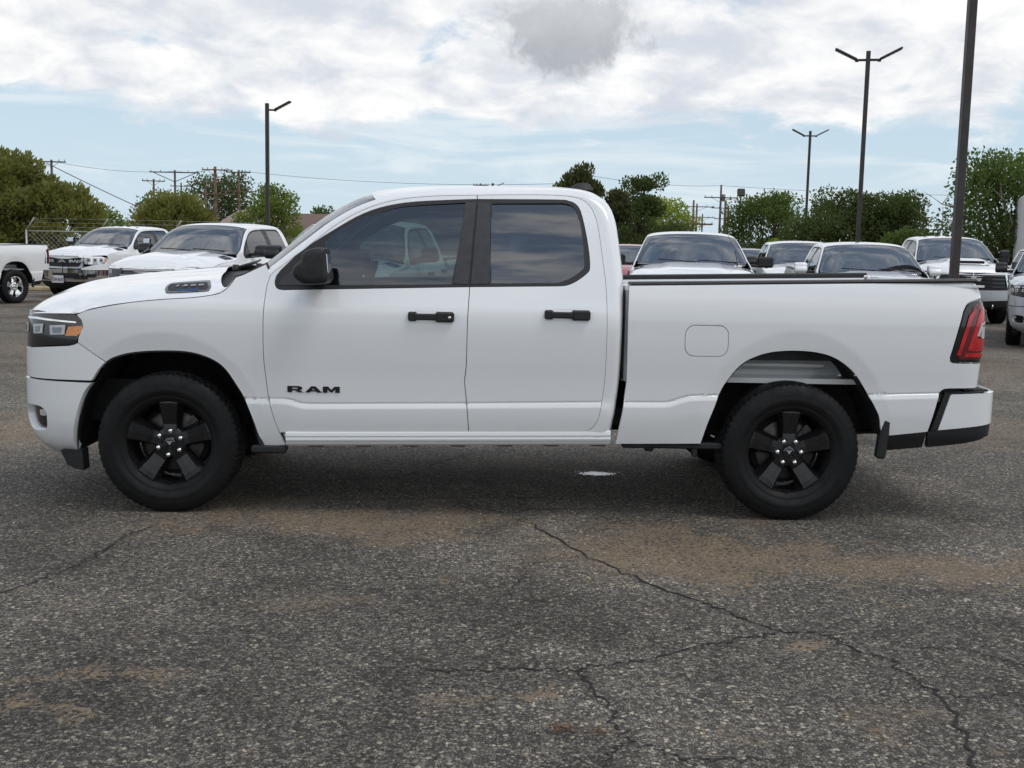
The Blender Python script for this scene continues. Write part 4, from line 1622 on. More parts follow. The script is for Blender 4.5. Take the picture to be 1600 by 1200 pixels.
for pts, w in (([(-1.78, -1.31), (-1.82, -1.44), (-1.86, -1.58), (-1.89, -1.89), (-1.94, -2.17), (-2.02, -2.34), (-2.2, -2.9)], .009),
               ([(.18, -.95), (.44, -1.54), (.63, -1.98), (.87, -2.37), (1.01, -2.55), (1.11, -2.72), (1.24, -2.9), (1.41, -2.92), (1.46, -3.07), (1.57, -3.19), (1.58, -3.38), (1.61, -3.49), (1.59, -3.76), (1.5, -4.06), (1.45, -4.4)], .010),
               ([(1.24, -2.9), (1.02, -2.99), (.76, -3.14), (.55, -3.26), (.39, -3.3), (.37, -3.33), (.12, -3.33), (-.07, -3.35), (-.23, -3.35)], .008),
               ([(.37, -3.31), (.39, -3.43), (.44, -3.63), (.46, -3.81), (.47, -3.92), (.43, -3.97), (.39, -4.08), (.36, -4.3)], .009),
               ([(.47, -3.92), (.54, -3.95), (.61, -4.03), (.78, -4.03), (.9, -4.07)], .006),
               ([(1.61, -3.51), (1.75, -3.55), (1.94, -3.5), (2.3, -3.52)], .007), ([(1.65, -3.05), (1.89, -3.08), (2.07, -3.24), (2.4, -3.3)], .006),
               ([(.18, -.95), (-.04, -.72), (-.2, -.64)], .007), ([(.18, -.95), (.3, -.81), (.57, -.77)], .006), ([(.45, -1.75), (.28, -1.94), (.2, -2.15), (.14, -2.45)], .005),
               ([(-.65, .03), (-.48, .16), (-.28, .64), (-.01, 1.1)], .010), ([(-1.33, .04), (-.98, -.04), (-.65, .03)], .008)):
    crack(pts, w)


def speckle(name, cx, cy, rx, ry, n, m, r0, r1, z=.005):
    """flat splashes grouped in one mark"""
    b = MB()
    for k in range(n):
        a = rng.uniform(0, 2 * math.pi)
        q = abs(rng.normal(0, .45))
        x, y = cx + rx * q * math.cos(a), cy + ry * q * math.sin(a)
        r = rng.uniform(r0, r1) * (1.2 - min(1, q) * .6)
        w0 = rng.uniform(0, 6)
        m_ = 7
        b.add([(x + r * rng.uniform(.6, 1.2) * math.cos(w0 + 6.283 * i / m_), y + r * rng.uniform(.6, 1.2) * math.sin(w0 + 6.283 * i / m_), z + k * 1e-6) for i in range(m_)], [tuple(range(m_))])
    o = b.obj(name, m, ground)
    o['kind'] = 'stuff'
    return o


speckle('puddle', .80, .275, .15, .085, 700, M_WATER, .004, .011)
speckle('rust_stain', .27, -3.82, .11, .085, 300, M_RUST, .0012, .0038)
speckle('rust_stain', .39, -3.85, .11, .07, 190, M_RUST, .0010, .0034)


def gravel():
    b = MB()
    octa = [(1, 0, 0), (-1, 0, 0), (0, 1, 0), (0, -1, 0), (0, 0, 1), (0, 0, -1)]
    of = [(0, 2, 4), (2, 1, 4), (1, 3, 4), (3, 0, 4), (2, 0, 5), (1, 2, 5), (3, 1, 5), (0, 3, 5)]
    n = 0
    while n < 5200:
        y = -5.2 + 8.5 * rng.random() ** 1.5
        x = rng.uniform(-1, 1) * (1.2 + (y + 7.2) * .52)
        s = rng.choice([.0022, .003, .004, .006], p=[.45, .35, .16, .04])
        r = rng.uniform(0, 6.28)
        sc = rng.uniform(.6, 1.2, 3) * s
        b.cm = int(rng.choice([0, 1, 2], p=[.4, .35, .25]))
        vs = [(x + (v[0] * sc[0] * math.cos(r) - v[1] * sc[1] * math.sin(r)), y + (v[0] * sc[0] * math.sin(r) + v[1] * sc[1] * math.cos(r)), sc[2] * .5 + v[2] * sc[2]) for v in octa]
        b.add(vs, of)
        n += 1
    ms = [mat('pebble_pale', (.42, .39, .34), .8), mat('pebble_tan', (.30, .22, .14), .85), mat('pebble_grey', (.16, .16, .16), .8)]
    o = b.obj('loose_gravel', ms, recalc=False)
    tag(o, 'loose pale pebbles scattered over the worn asphalt', 'gravel', kind='stuff')


gravel()

# ------------------------------------------------------------------ vehicles
hero = build_pickup('pickup_truck')
tag(hero, 'white pickup truck with black wheels parked side-on across the foreground', 'pickup')

FASCIA = ('front_bumper', 'grille', 'grille_bar', 'grille_letter', 'corner_panel', 'headlight', 'air_dam', 'bumper_gap')


def place(label, x, y, deg, sc=(1, 1, 1), skip=(), swap=None, cat='pickup'):
    o = clone(hero, None, skip, swap)
    o.location = (x, y, 0)
    o.rotation_euler = (0, 0, RAD(deg))
    o.scale = sc if hasattr(sc, '__len__') else (sc,) * 3
    o['label'] = label
    o['category'] = cat
    return o


def tow_mirrors(root, cap=M_TRIM):
    for side in (-1, 1):
        b = MB()
        b.box((-.93, side * 1.23, 1.47), (.09, .21, .30), .03)
        mi = b.obj('mirror', M_TRIM, root)
        MB().box((-.978, side * 1.23, 1.53), (.02, .19, .12), .008).obj('mirror_cap', cap, mi)
        MB().box((-.882, side * 1.23, 1.48), (.008, .18, .24), .002).obj('mirror_glass', M_CHROME, mi)
        MB().box((-.94, side * 1.07, 1.40), (.07, .20, .06), .015).obj('mirror_arm', M_TRIM, mi)


def chrome_front(root):
    """heavy-duty front end: chrome bumper and grille frame, big lamps"""
    for side in (-1, 1):
        S_B = offset_surf(plan_body, BUMP_PROF, .03, False, False)
        BUM = [(-3.49, .76), (-2.206, .741)] + sm(*ARCH_B[:5], n=2)[1:] + [(-2.55, .46), (-2.85, .44), (-3.49, .44)]
        INT = [(-3.485, .66), (-3.06, .66), (-3.0, .60), (-3.0, .53), (-3.485, .53)]
        fb = panel('front_bumper', BUM, S_B, M_CHROME, root, side=side, step=.05, depth=.05, holes=[rrect(-2.72, .60, .20, .09, .03)])
        panel('lower_intake', INT, offset_surf(plan_body, BUMP_PROF, .034, False, False), M_TRIM, fb, side=side, step=.06, depth=.004, gap=0)
        panel('fog_light_recess', rrect(-2.72, .60, .22, .11, .03), offset_surf(plan_body, BUMP_PROF, .0, False, False), M_TRIM, fb, side=side, step=.06, depth=0, gap=0)
        panel('valance', [(-3.49, .44), (-2.85, .44), (-2.55, .46), (-2.40, .40), (-2.45, .30), (-3.49, .24)], offset_surf(plan_body, BUMP_PROF, .02, False, False), M_TRIM, root, side=side, step=.06, depth=.02, gap=0)
        S_F = offset_surf(plan_body, FRONT_PROF, .0, False, False)
        panel('corner_panel', [(-2.98, .80), (-2.286, .965), (-2.126, .858), (-2.206, .752), (-2.98, .752)], S_F, M_WHITE, root, side=side, step=.05, depth=.03)
        gs = [(-3.49, 1.14), (-3.02, 1.135), (-2.93, 1.08), (-2.93, .86), (-3.0, .79), (-3.49, .775)]
        gi = [(-3.485, 1.105), (-3.05, 1.10), (-2.975, 1.05), (-2.975, .885), (-3.03, .83), (-3.485, .82)]
        panel('grille', gs, offset_surf(plan_body, FRONT_PROF, -.02, False, False), M_TRIM, root, side=side, step=.06, depth=0, gap=0)
        panel('grille_frame', gs + [(-3.49, .82)] + gi[1:][::-1][0:0] + [(-3.49, .82)] , offset_surf(plan_body, FRONT_PROF, -.03, False, False), M_TRIM, root, side=side, step=.08, depth=0, gap=0)
        # frame as closed ring strips
        panel('grille_frame', [(-3.49, 1.145), (-3.0, 1.14), (-2.91, 1.085), (-2.91, .85), (-2.99, .775), (-3.49, .765), (-3.49, .815), (-3.03, .825), (-2.972, .885), (-2.972, 1.05), (-3.05, 1.10), (-3.49, 1.105)],
              offset_surf(plan_body, FRONT_PROF, .02, False, False), M_CHROME, root, side=side, step=.05, depth=.03, gap=0)
        panel('grille_bar', [(-3.08, .93), (-2.97, .93), (-2.97, .99), (-3.08, .99)], offset_surf(plan_body, FRONT_PROF, .012, False, False), M_CHROME, root, side=side, step=.05, depth=.02, gap=0)
        HL = [(-2.90, 1.10), (-2.45, 1.10), (-2.29, 1.06), (-2.28, .985), (-2.34, .92), (-2.60, .885), (-2.90, .90)]
        hl = panel('headlight', HL, offset_surf(plan_body, FRONT_PROF, .002, False, False), M_CHROME, root, side=side, step=.05, depth=.03)
        panel('marker_lens', [(-2.36, 1.06), (-2.30, 1.05), (-2.295, .97), (-2.36, .95)], offset_surf(plan_body, FRONT_PROF, .008, False, False), M_AMBER, hl, side=side, step=.05, depth=.006, gap=0)
        for a0 in (-2.84, -2.68, -2.52):
            panel('projector_lens', rrect(a0 + .06, 1.0, .12, .12, .03), offset_surf(plan_body, FRONT_PROF, .010, False, False), M_WHITELENS, hl, side=side, step=.05, depth=.008, gap=0)
            panel('lens_glass', rrect(a0 + .06, 1.0, .06, .06, .02), offset_surf(plan_body, FRONT_PROF, .013, False, False), M_GLOSSBLK, hl, side=side, step=.05, depth=.004, gap=0)
    ram_front(root, -.012, .93, .098, .075, M_CHROME, 'grille_letter')


def cab_lights(root):
    me = MB().box((0, 0, 0), (.07, .09, .025), .010).mesh('cab_light')
    for yy in (-.52, -.26, 0, .26, .52):
        o = link('cab_light', me, M_TRIM, root)
        o.location = (-.42, yy, 1.915 - .03 * (yy / .52) ** 2)


# row of parked trucks behind, left to right
t1 = place('white heavy-duty pickup with chrome grille and roof marker lights by the fence', -10.48, 26.09, 70.6, (1.06, 1.06, 1.06), FASCIA + ('mirror', 'door_letter'))
chrome_front(t1)
tow_mirrors(t1, M_CHROME)
cab_lights(t1)
pl = empty('dealer_plate')
pl.parent = t1
MB().box((-2.845, .12, .50), (.012, .36, .19), .004).obj('plate', mat('plate_white', (.80, .79, .80), .4), pl)
me = text_mesh('Direct', .13, .003)
o = link('lettering', me, mat('plate_ink', (.12, .03, .16), .5), pl)
o.matrix_local = Matrix.Translation((-2.855, .12, .50)) @ Euler((RAD(90), 0, RAD(-90))).to_matrix().to_4x4()

t2 = place('white crew pickup with chrome hood edge, nose just behind the foreground hood', -4.94, 14.43, 73.6, 1.017, ('door_letter',))
for side in (-1, 1):
    panel('grille_trim', [(-3.49, 1.085), (-2.62, 1.10), (-2.62, 1.125), (-3.2, 1.125), (-3.3, 1.11), (-3.49, 1.11)], offset_surf(plan_body, FRONT_PROF, .012, False, False), M_CHROME, t2, side=side, step=.05, depth=.02, gap=0)
t3 = place('white pickup seen through the tinted front door glass of the foreground truck', -1.75, 10.02, 77.5, 1.016, ('door_letter',))
tc = place('white pickup with whip antenna facing the camera above the front of the bed', 3.66, 12.45, 82.0, 1.007, ('mirror', 'door_letter'))
for side in (-1, 1):
    b = MB()
    b.box((-.95, side * 1.235, 1.42), (.09, .27, .185), .03)
    mi = b.obj('mirror', M_TRIM, tc)
    MB().box((-.902, side * 1.235, 1.42), (.008, .24, .15), .002).obj('mirror_glass', M_CHROME, mi)
    MB().box((-.95, side * 1.06, 1.355), (.08, .22, .05), .015).obj('mirror_arm', M_TRIM, mi)
b = MB()
b.tube([(-1.55, -.72, 1.33), (-1.55, -.72, 1.42)], .010, 6)
b.tube([(-1.55, -.72, 1.40), (-1.50, -.68, 1.62), (-1.40, -.55, 1.88)], [.006, .005, .003], 6)
b.obj('whip_antenna', M_TRIM, tc)
tC = place('white pickup with white mirrors facing the camera above the middle of the bed', 6.74, 12.54, 82.0, .945, ('door_letter', 'roof_antenna'))
for ch in tC.children:
    if ch.name.split('.')[0] == 'mirror':
        ch.material_slots[0].link = 'OBJECT'
        ch.material_slots[0].material = M_WHITE
tB = place('white pickup half hidden behind the truck with the white mirrors', 7.75, 19.9, 82.0, (1.0, 1.0, 1.0), ('door_letter',))
tF = place('dark grey vehicle farthest back between the two white trucks', 8.3, 27.4, 84, (.95, .95, .92), ('door_letter',), {'white_paint': 'dark_grey_paint'})
tR = place('red pickup peeking out behind the cab corner of the foreground truck', 4.0, 22.9, 84, (.97, .97, .93), ('door_letter',), {'white_paint': 'red_paint'})

# the truck with the hood scoop
tX = place('white heavy-duty pickup with black grille and hood scoop behind the nearest lamp post', 12.1, 21.7, 82.3, (1.05, 1.05, 1.12), FASCIA + ('mirror', 'door_letter'))
for side in (-1, 1):
    S0 = lambda o: offset_surf(plan_body, FRONT_PROF, o, False, False)
    panel('grille', [(-3.49, 1.11), (-2.45, 1.115), (-2.30, 1.06), (-2.30, .78), (-3.49, .74)], S0(-.012), M_TRIM, tX, side=side, step=.06, depth=.02, gap=0)
    for z in (.80, .88, .96, 1.04):
        panel('grille_bar', [(-3.49, z), (-2.78, z), (-2.78, z + .03), (-3.49, z + .03)], S0(.004), M_GLOSSBLK, tX, side=side, step=.08, depth=.014, gap=0)
    hl = panel('headlight', [(-2.74, 1.08), (-2.36, 1.085), (-2.32, 1.04), (-2.34, .80), (-2.66, .80)], S0(.002), M_GLOSSBLK, tX, side=side, step=.06, depth=.02, gap=0)
    panel('light_frame', [(-2.76, 1.10), (-2.36, 1.105), (-2.36, 1.085), (-2.72, 1.08), (-2.66, .82), (-2.40, .82), (-2.40, .80), (-2.70, .795), (-2.78, 1.06)], S0(.010), M_CHROME, hl, side=side, step=.06, depth=.01, gap=0)
    panel('projector_lens', rrect(-2.52, 1.0, .20, .13, .03), S0(.010), M_WHITELENS, hl, side=side, step=.06, depth=.008, gap=0)
    panel('lens_glass', rrect(-2.52, 1.0, .15, .03, .01), S0(.013), M_GLOSSBLK, hl, side=side, step=.06, depth=.004, gap=0)
    panel('front_bumper', [(-3.49, .74), (-2.20, .75), (-2.26, .66), (-2.30, .55), (-3.49, .50)], offset_surf(plan_body, BUMP_PROF, .035, False, False), M_SILVER, tX, side=side, step=.06, depth=.05, gap=0)
    panel('valance', [(-3.49, .50), (-2.30, .55), (-2.36, .40), (-3.49, .34)], offset_surf(plan_body, BUMP_PROF, .01, False, False), M_TRIM, tX, side=side, step=.06, depth=.03, gap=0)
    b = MB()
    b.tube([(-2.74, side * .45, .45), (-2.78, side * .45, .40), (-2.74, side * .45, .36), (-2.68, side * .45, .38)], .018, 6)
    b.obj('tow_hook', M_CHROME, tX)
o = [(-.17, .03), (-.05, .03), (-.05, .06), (.06, .06), (.06, .03), (.17, .03), (.15, -.03), (.05, -.03), (.05, -.06), (-.06, -.06), (-.06, -.03), (-.15, -.03)]
panel('grille_emblem', [(q[0], .965 + q[1]) for q in o], lambda s, z: (-2.79 + 0 * s, s, z), mat('emblem_gold', (.75, .72, .66), .25, metal=.6), tX, step=.2, depth=.02, side=1, gap=0)
b = MB()
g = []
for yy in np.linspace(-.42, .42, 11):
    k = 1 - smoothstep(.30, .42, abs(yy))
    g.append([(-2.50, yy, 1.285), (-2.44, yy, 1.29 + .085 * k), (-2.25, yy, 1.325 + .085 * k), (-1.9, yy, 1.37 + .055 * k), (-1.55, yy, 1.395 + .02 * k)])
b.grid(np.array(g))
sc_ = b.obj('hood_scoop', M_WHITE, tX)
MB().box((-2.475, 0, 1.335), (.03, .60, .06), .012, (0, RAD(34), 0)).obj('scoop_opening', M_GASKET, sc_)
tow_mirrors(tX)
cab_lights(tX)

tS = place('silver pickup cut off by the right edge, front wheel turned towards us', 11.30, 13.94, 63.5, (.95, .95, .99), ('door_letter',), {'white_paint': 'silver_paint'})
for yy in (-.55, .55):
    MB().tube([(-.40, yy, 1.92), (.45, yy, 1.95)], .016, 6).obj('roof_rail', M_SILVER, tS)
tV = place('white pickup far right behind the silver one, under the box truck', 15.6, 22.6, 78, (1.0, 1.0, 1.0), ('door_letter',))
tL = place('white pickup bed and chrome rear bumper at the far left edge, silver wheels', -13.21, 19.26, 64, (1.0, 1.0, 1.045), ('wheel', 'door_letter', 'rear_bumper', 'tail_light'))
for x in (-1.7845, 1.7845):
    for f in (-1, 1):
        build_wheel('wheel', tL, (x, f * .868, .3985), f, 'chrome', 0)
for side in (-1, 1):
    panel('rear_bumper', [(2.62, .78), (3.915, .79), (3.915, .55), (2.95, .54), (2.66, .60)], offset_surf(plan_rb, RB_PROF, .02, False, False), M_CHROME, tL, side=side, step=.06, depth=.05, gap=0)
    tl = panel('tail_light', [(2.955, 1.30), (2.82, 1.30), (2.80, .95), (2.955, .94)], S_BED, M_REDDARK, tL, side=side, step=.04, depth=.03, gap=0)
    panel('outer_lens', [(2.95, 1.27), (2.85, 1.27), (2.835, .98), (2.95, .97)], offset_surf(plan_body, BED_PROF, .006, False, False), M_REDLENS, tl, side=side, step=.04, depth=.008, gap=0)

# box truck at the right edge
bt = empty('box_truck', (20.4, 31.6, 0), RAD(-22), 'tall white box truck at the right edge in front of the big tree', 'truck')
MB().box((0, 0, 2.45), (2.5, 5.6, 2.9), .05).obj('cargo_box', mat('box_white', (.62, .63, .65), .5, build=vary(1.5, .06, (.62, .63, .65))), bt)
MB().box((0, -3.6, 1.6), (2.2, 1.4, 1.9), .2).obj('cab', M_WHITE, bt)
MB().box((0, -4.31, 1.95), (1.9, .04, .8), .02).obj('windshield', M_GLASSD, bt)
MB().box((0, 0, .85), (1.0, 7.0, .25), .03).obj('chassis', M_UNDER, bt)
for xx in (-1.05, 1.05):
    for yy in (-3.3, 1.6):
        b = MB()
        b.lathe([(.0, -.12), (.25, -.12), (.45, -.12), (.48, -.08), (.48, .08), (.45, .12), (.0, .12)], 24, 'x', (xx, yy, .48))
        b.obj('wheel', M_RUBBER, bt)

# ------------------------------------------------------------------ lamp posts, utility poles, wires
M_POLE = mat('bronze_pole', (.034, .028, .026), .5, build=vary(3, .25, (.036, .029, .027)))
M_LED = mat('lamp_lens', (.30, .30, .29), .4)
M_WOOD = mat('pole_wood', (.13, .085, .06), .9, build=vary(2.5, .35, (.14, .09, .062), .5, 30))
M_WOODG = mat('pole_wood_grey', (.10, .09, .082), .9, build=vary(2.5, .35, (.095, .085, .078), .5, 30))
M_WIRE = mat('wire', (.03, .03, .032), .6)
M_INSUL = mat('insulator', (.16, .17, .18), .3)
M_CONC = mat('concrete', (.32, .30, .27), .9, build=vary(4, .2, (.33, .31, .28), .4, 40))


def lamp_post(label, x, y, h, rz, heads=2, w=.13):
    r = empty('lamp_post', (x, y, 0), rz, label, 'lamp post', 'parking lot lamp posts')
    MB().box((0, 0, h / 2 + .2), (w, w, h - .4), .012).obj('pole', M_POLE, r)
    b = MB()
    b.lathe([(.0, .62), (.25, .62), (.27, .60), (.27, .0)], 20, 'z')
    b.obj('base', M_CONC, r)
    for s in ((-1, 1) if heads == 2 else (1,)):
        b = MB()
        b.box((s * (w / 2 + .14), 0, h - .27), (.30, .07, .07), .01)
        b.box((s * (w / 2 + .27), 0, h - .30), (.10, .09, .05), .01)
        b.obj('arm', M_POLE, r)
        c, a = (s * (w / 2 + .60), 0, h - .09), -s * RAD(27)
        hd = MB().box(c, (.74, .28, .062), .022, (0, a, 0)).obj('lamp_head', M_POLE, r)
        for k in range(4):
            off = Vector(((-.20 + k * .14) * 1.0, 0, -.035))
            off.rotate(Euler((0, a, 0)))
            MB().box((c[0] + off.x, off.y, c[2] + off.z), (.09, .19, .006), 0, (0, a, 0)).obj('led_panel', M_LED, hd)
    return r


lamp_post('nearest lamp post, its head out of frame, standing behind the bed at the right', 8.15, 11.70, 8.4, 0, w=.135)
lamp_post('tall twin-headed lamp post rising behind the truck with the white mirrors', 11.82, 27.47, 7.9, RAD(-14), w=.13)
lamp_post('farthest twin-headed lamp post, between the round tree and the hedge-like trees', 18.07, 54.57, 8.5, RAD(-6), w=.13)
lamp_post('single-headed lamp post on the left behind the white crew pickup', -8.92, 39.10, 7.35, RAD(-8), 1, w=.14)
lamp_post('distant single-headed lamp post just above the foreground cab roof', .83, 93.3, 7.6, RAD(5), 1, w=.2)


def insulator_mesh():
    return MB().lathe([(.0, .22), (.05, .20), (.055, .14), (.03, .12), (.055, .08), (.03, .0)], 8, 'z').mesh('insulator')


INS = insulator_mesh()


def utility_pole(label, x, y, h, rz=0.0, arms=((-.3, 2.4),), brace=False, grey=False, r=.15, drum=False):
    o = empty('utility_pole', (x, y, 0), rz, label, 'utility pole', 'wooden utility poles')
    mm = M_WOODG if grey else M_WOOD
    b = MB()
    b.tube([(0, 0, 0), (0, 0, h * .5), (0, 0, h)], [r * 1.25, r * 1.05, r * .85], 10)
    b.obj('post', mm, o)
    for dz, L in arms:
        a = MB().box((0, -r - .05, h + dz), (L, .12, .14), .01).obj('crossarm', mm, o)
        for s in (-1, 1):
            for q in (.94, .55):
                i = link('insulator', INS, M_INSUL, a)
                i.location = (s * q * L / 2, -r - .05, h + dz + .07)
        b = MB()
        for s in (-1, 1):
            if brace:
                b.tube([(s * L * .42, -r - .05, h + dz - .05), (0, -r - .02, h + dz - 1.2)], .05, 5)
            else:
                b.tube([(s * L * .28, -r - .05, h + dz - .05), (0, -r - .02, h + dz - .65)], .025, 5)
        b.obj('brace', mm, o)
    if drum:
        MB().lathe([(.0, .45), (.22, .45), (.24, .40), (.24, -.40), (.2, -.45), (.0, -.45)], 14, 'z', (.38, 0, h - 1.7)).obj('transformer', M_INSUL, o)
    return o


utility_pole('lone utility pole at far left above the big juniper', -49.95, 123.4, 11.0, .0, ((-.25, 3.4),), grey=True)
utility_pole('short brown utility pole at the left end of the cluster', -44.98, 146.3, 10.4, .2, ((-.3, 3.0), (-3.6, 5.0)))
utility_pole('brown utility pole standing just right of the leftmost of the cluster', -49.9, 166.6, 10.1, .2, ((-.6, 1.8),))
utility_pole('utility pole with V-braced wide crossarm above the round juniper', -39.88, 138.2, 11.1, .0, ((-.3, 6.4),), brace=True, grey=True)
utility_pole('small grey utility pole right of the V-braced one', -52.21, 187.0, 12.2, .0, ((-.6, 3.6),), grey=True)
utility_pole('brown utility pole left of the tallest, one offset crossarm', -37.91, 146.1, 10.4, .1, ((-.3, 5.0),))
utility_pole('tallest brown utility pole before the dark tree', -31.75, 125.8, 10.8, .1, ((-.4, 3.0), (-3.2, 4.6)), r=.2)
utility_pole('rightmost utility pole of the left cluster, two crossarms', -30.06, 130.8, 10.8, .0, ((-.3, 3.0), (-2.6, 4.4)))
utility_pole('utility pole top peeking over the cab roof', -.43, 165.4, 11.9, .2, ((-.3, 2.4), (-1.0, 2.4)), grey=True)
utility_pole('bare pole top behind the pine over the cab corner', 11.76, 114.4, 10.0, .0, (), grey=True)
utility_pole('distant brown pole left of the gap in the trees', 28.72, 144.0, 9.0, .0, ((-3.2, 5.5),))
utility_pole('distant brown pole with right-hand crossarm in the gap', 34.03, 169.1, 9.7, .0, ((-.5, 5.5), (-3.3, 5.0)))
utility_pole('smaller distant pole in the gap between trees', 39.96, 194.2, 9.0, .0, ((-.6, 4.0), (-4.2, 3.4)), grey=True)
utility_pole('tiny farthest pole low in the gap between trees', 48.0, 222.0, 6.0, .0, ((-.3, 7.0),), grey=True)
utility_pole('tall grey utility pole with wide crossarm in the gap above the centre truck', 32.0, 142.1, 11.0, .0, ((-1.7, 4.6),), grey=True, drum=True)
utility_pole('brown utility pole right of the tall grey one', 39.7, 174.1, 10.5, .0, ((-5.0, 2.0),), r=.24)
utility_pole('brown pole with arms reaching right, against the round tree', 42.37, 184.0, 10.2, .0, ((-.5, 6.0), (-2.3, 5.0)), r=.2)

fl = empty('flood_light_pole', (26.0, 104.7, 0), 0, 'thin pole with a square flood light by the round tree', 'lamp post')
MB().tube([(0, 0, 0), (0, 0, 7.6)], .09, 8).obj('pole', M_POLE, fl)
MB().box((0, -.1, 7.9), (.75, .4, .75), .06, (RAD(-15), 0, 0)).obj('lamp_head', M_POLE, fl)


def wire(label, p0, p1, sag, r=.018, n=14):
    pts = []
    for i in range(n + 1):
        t = i / n
        q = Vector(p0).lerp(Vector(p1), t)
        q.z -= sag * 4 * t * (1 - t)
        pts.append(q)
    o = MB().tube(pts, r, 4).obj('power_line', M_WIRE)
    tag(o, label, 'wire', 'overhead power lines')


wire('power line running from the far left pole to the V-braced pole', (-49.9, 123.4, 10.85), (-39.9, 138.2, 10.95), .5, .02)
wire('power line from the V-braced pole to the tallest brown pole', (-39.9, 138.2, 11.0), (-31.7, 125.8, 10.6), .3, .02)
wire('power line sloping from the left pole cluster down to the cab roof', (-30.0, 130.8, 10.7), (11.8, 114.4, 9.2), .8, .02)
wire('power line crossing the sky above the right-hand trees', (11.8, 114.4, 9.9), (32.0, 142.1, 10.9), .4, .02)
wire('power line leaving the tall grey pole towards the right edge', (32.0, 142.1, 10.9), (90.0, 130.0, 10.6), .8, .02)
wire('lower power line crossing right of the tall grey pole', (32.0, 142.1, 9.2), (90.0, 128.0, 4.4), .5, .025)
wire('slack wire dropping from the juniper towards the ground at left', (-26.0, 60.0, 6.2), (-20.0, 69.0, 2.6), .1, .025)

# ------------------------------------------------------------------ fence, backboard, kerb
M_GALV = mat('galvanised', (.42, .42, .42), .45, metal=.6, build=vary(8, .2, (.42, .42, .42)))
fx0, fx1, fy = -15.7, -8.2, 31.4
fen = empty('chain_link_fence', (fx0, fy, 0), 0, 'chain-link fence topped with barbed wire in front of the big juniper', 'fence')
L = fx1 - fx0
for k in range(4):
    MB().tube([(k * L / 3, 0, 0), (k * L / 3, 0, 1.95)], .035, 8).obj('post', M_GALV, fen)
    MB().tube([(k * L / 3, 0, 1.92), (k * L / 3 + .34, -.15, 2.35)], .022, 6).obj('barb_arm', M_GALV, fen)
MB().tube([(0, 0, 1.9), (L, 0, 1.9)], .028, 6).obj('top_rail', M_GALV, fen)
b = MB()
st = .16
for k in range(int((L + 1.9) / st)):
    for sgn in (1, -1):
        x0 = k * st - (1.9 if sgn > 0 else 0)
        a0, a1 = (x0, .05), (x0 + 1.83, 1.88)
        if sgn < 0:
            a0, a1 = (x0, 1.88), (x0 + 1.83, .05)
        t0 = max(0, (0 - a0[0]) / 1.83)
        t1 = min(1, (L - a0[0]) / 1.83)
        if t1 <= t0:
            continue
        q = lambda t: (a0[0] + 1.83 * t, 0, a0[1] + (a1[1] - a0[1]) * t)
        b.tube([q(t0), q(t1)], .005, 3, cap=False, smooth=False)
o = b.obj('mesh_wires', M_GALV, fen, recalc=False)
o['kind'] = 'stuff'
for k in range(3):
    MB().tube([(.12 + .1 * k, -.06 - .045 * k, 2.05 + .14 * k), (L + .12 + .1 * k, -.06 - .045 * k, 2.05 + .14 * k)], .004, 4).obj('barbed_strand', M_GALV, fen)
hoop = empty('basketball_backboard', (-23.1, 69.2, 0), RAD(10), 'tilted basketball backboard on a pole behind the marker-light truck', 'backboard')
MB().tube([(0, .5, 0), (0, .5, 2.6), (0, .1, 3.1)], .06, 8).obj('pole', M_GALV, hoop)
MB().box((0, 0, 3.15), (1.15, .04, .78), .01, (RAD(-8), RAD(6), 0)).obj('board', mat('board_grey', (.14, .17, .17), .3), hoop)
b = MB()
for (c, s_) in (((0, -.04, 3.52), (1.18, .03, .05)), ((0, -.04, 2.78), (1.18, .03, .05)), ((-.57, -.04, 3.15), (.05, .03, .78)), ((.57, -.04, 3.15), (.05, .03, .78)), ((0, -.04, 3.25), (.5, .03, .04)), ((-.23, -.04, 3.06), (.04, .03, .36)), ((.23, -.04, 3.06), (.04, .03, .36))):
    b.box((c[0] + (c[2] - 3.15) * .1, c[1], c[2]), s_, 0, (RAD(-8), RAD(6), 0))
b.obj('board_lines', mat('line_white', (.7, .7, .7), .5), hoop)
M_KERB = mat('kerb_yellow', (.42, .33, .16), .85, build=vary(3, .3, (.42, .34, .20), .3, 40))
kb = MB()
kb.box((0, 0, .07), (5.2, .22, .14), .03)
o = kb.obj('parking_kerb', M_KERB)
o.location = (-14.4, 27.9, 0)
tag(o, 'long worn yellow concrete kerb beyond the bed at far left', 'kerb')
b = MB()
b.box((0, 0, .5), (.10, .10, 1.0), .01)
o = b.obj('short_post', M_POLE)
o.location = (-12.2, 28.3, 0)
tag(o, 'short dark post on the kerb beside the far left bumper', 'post')

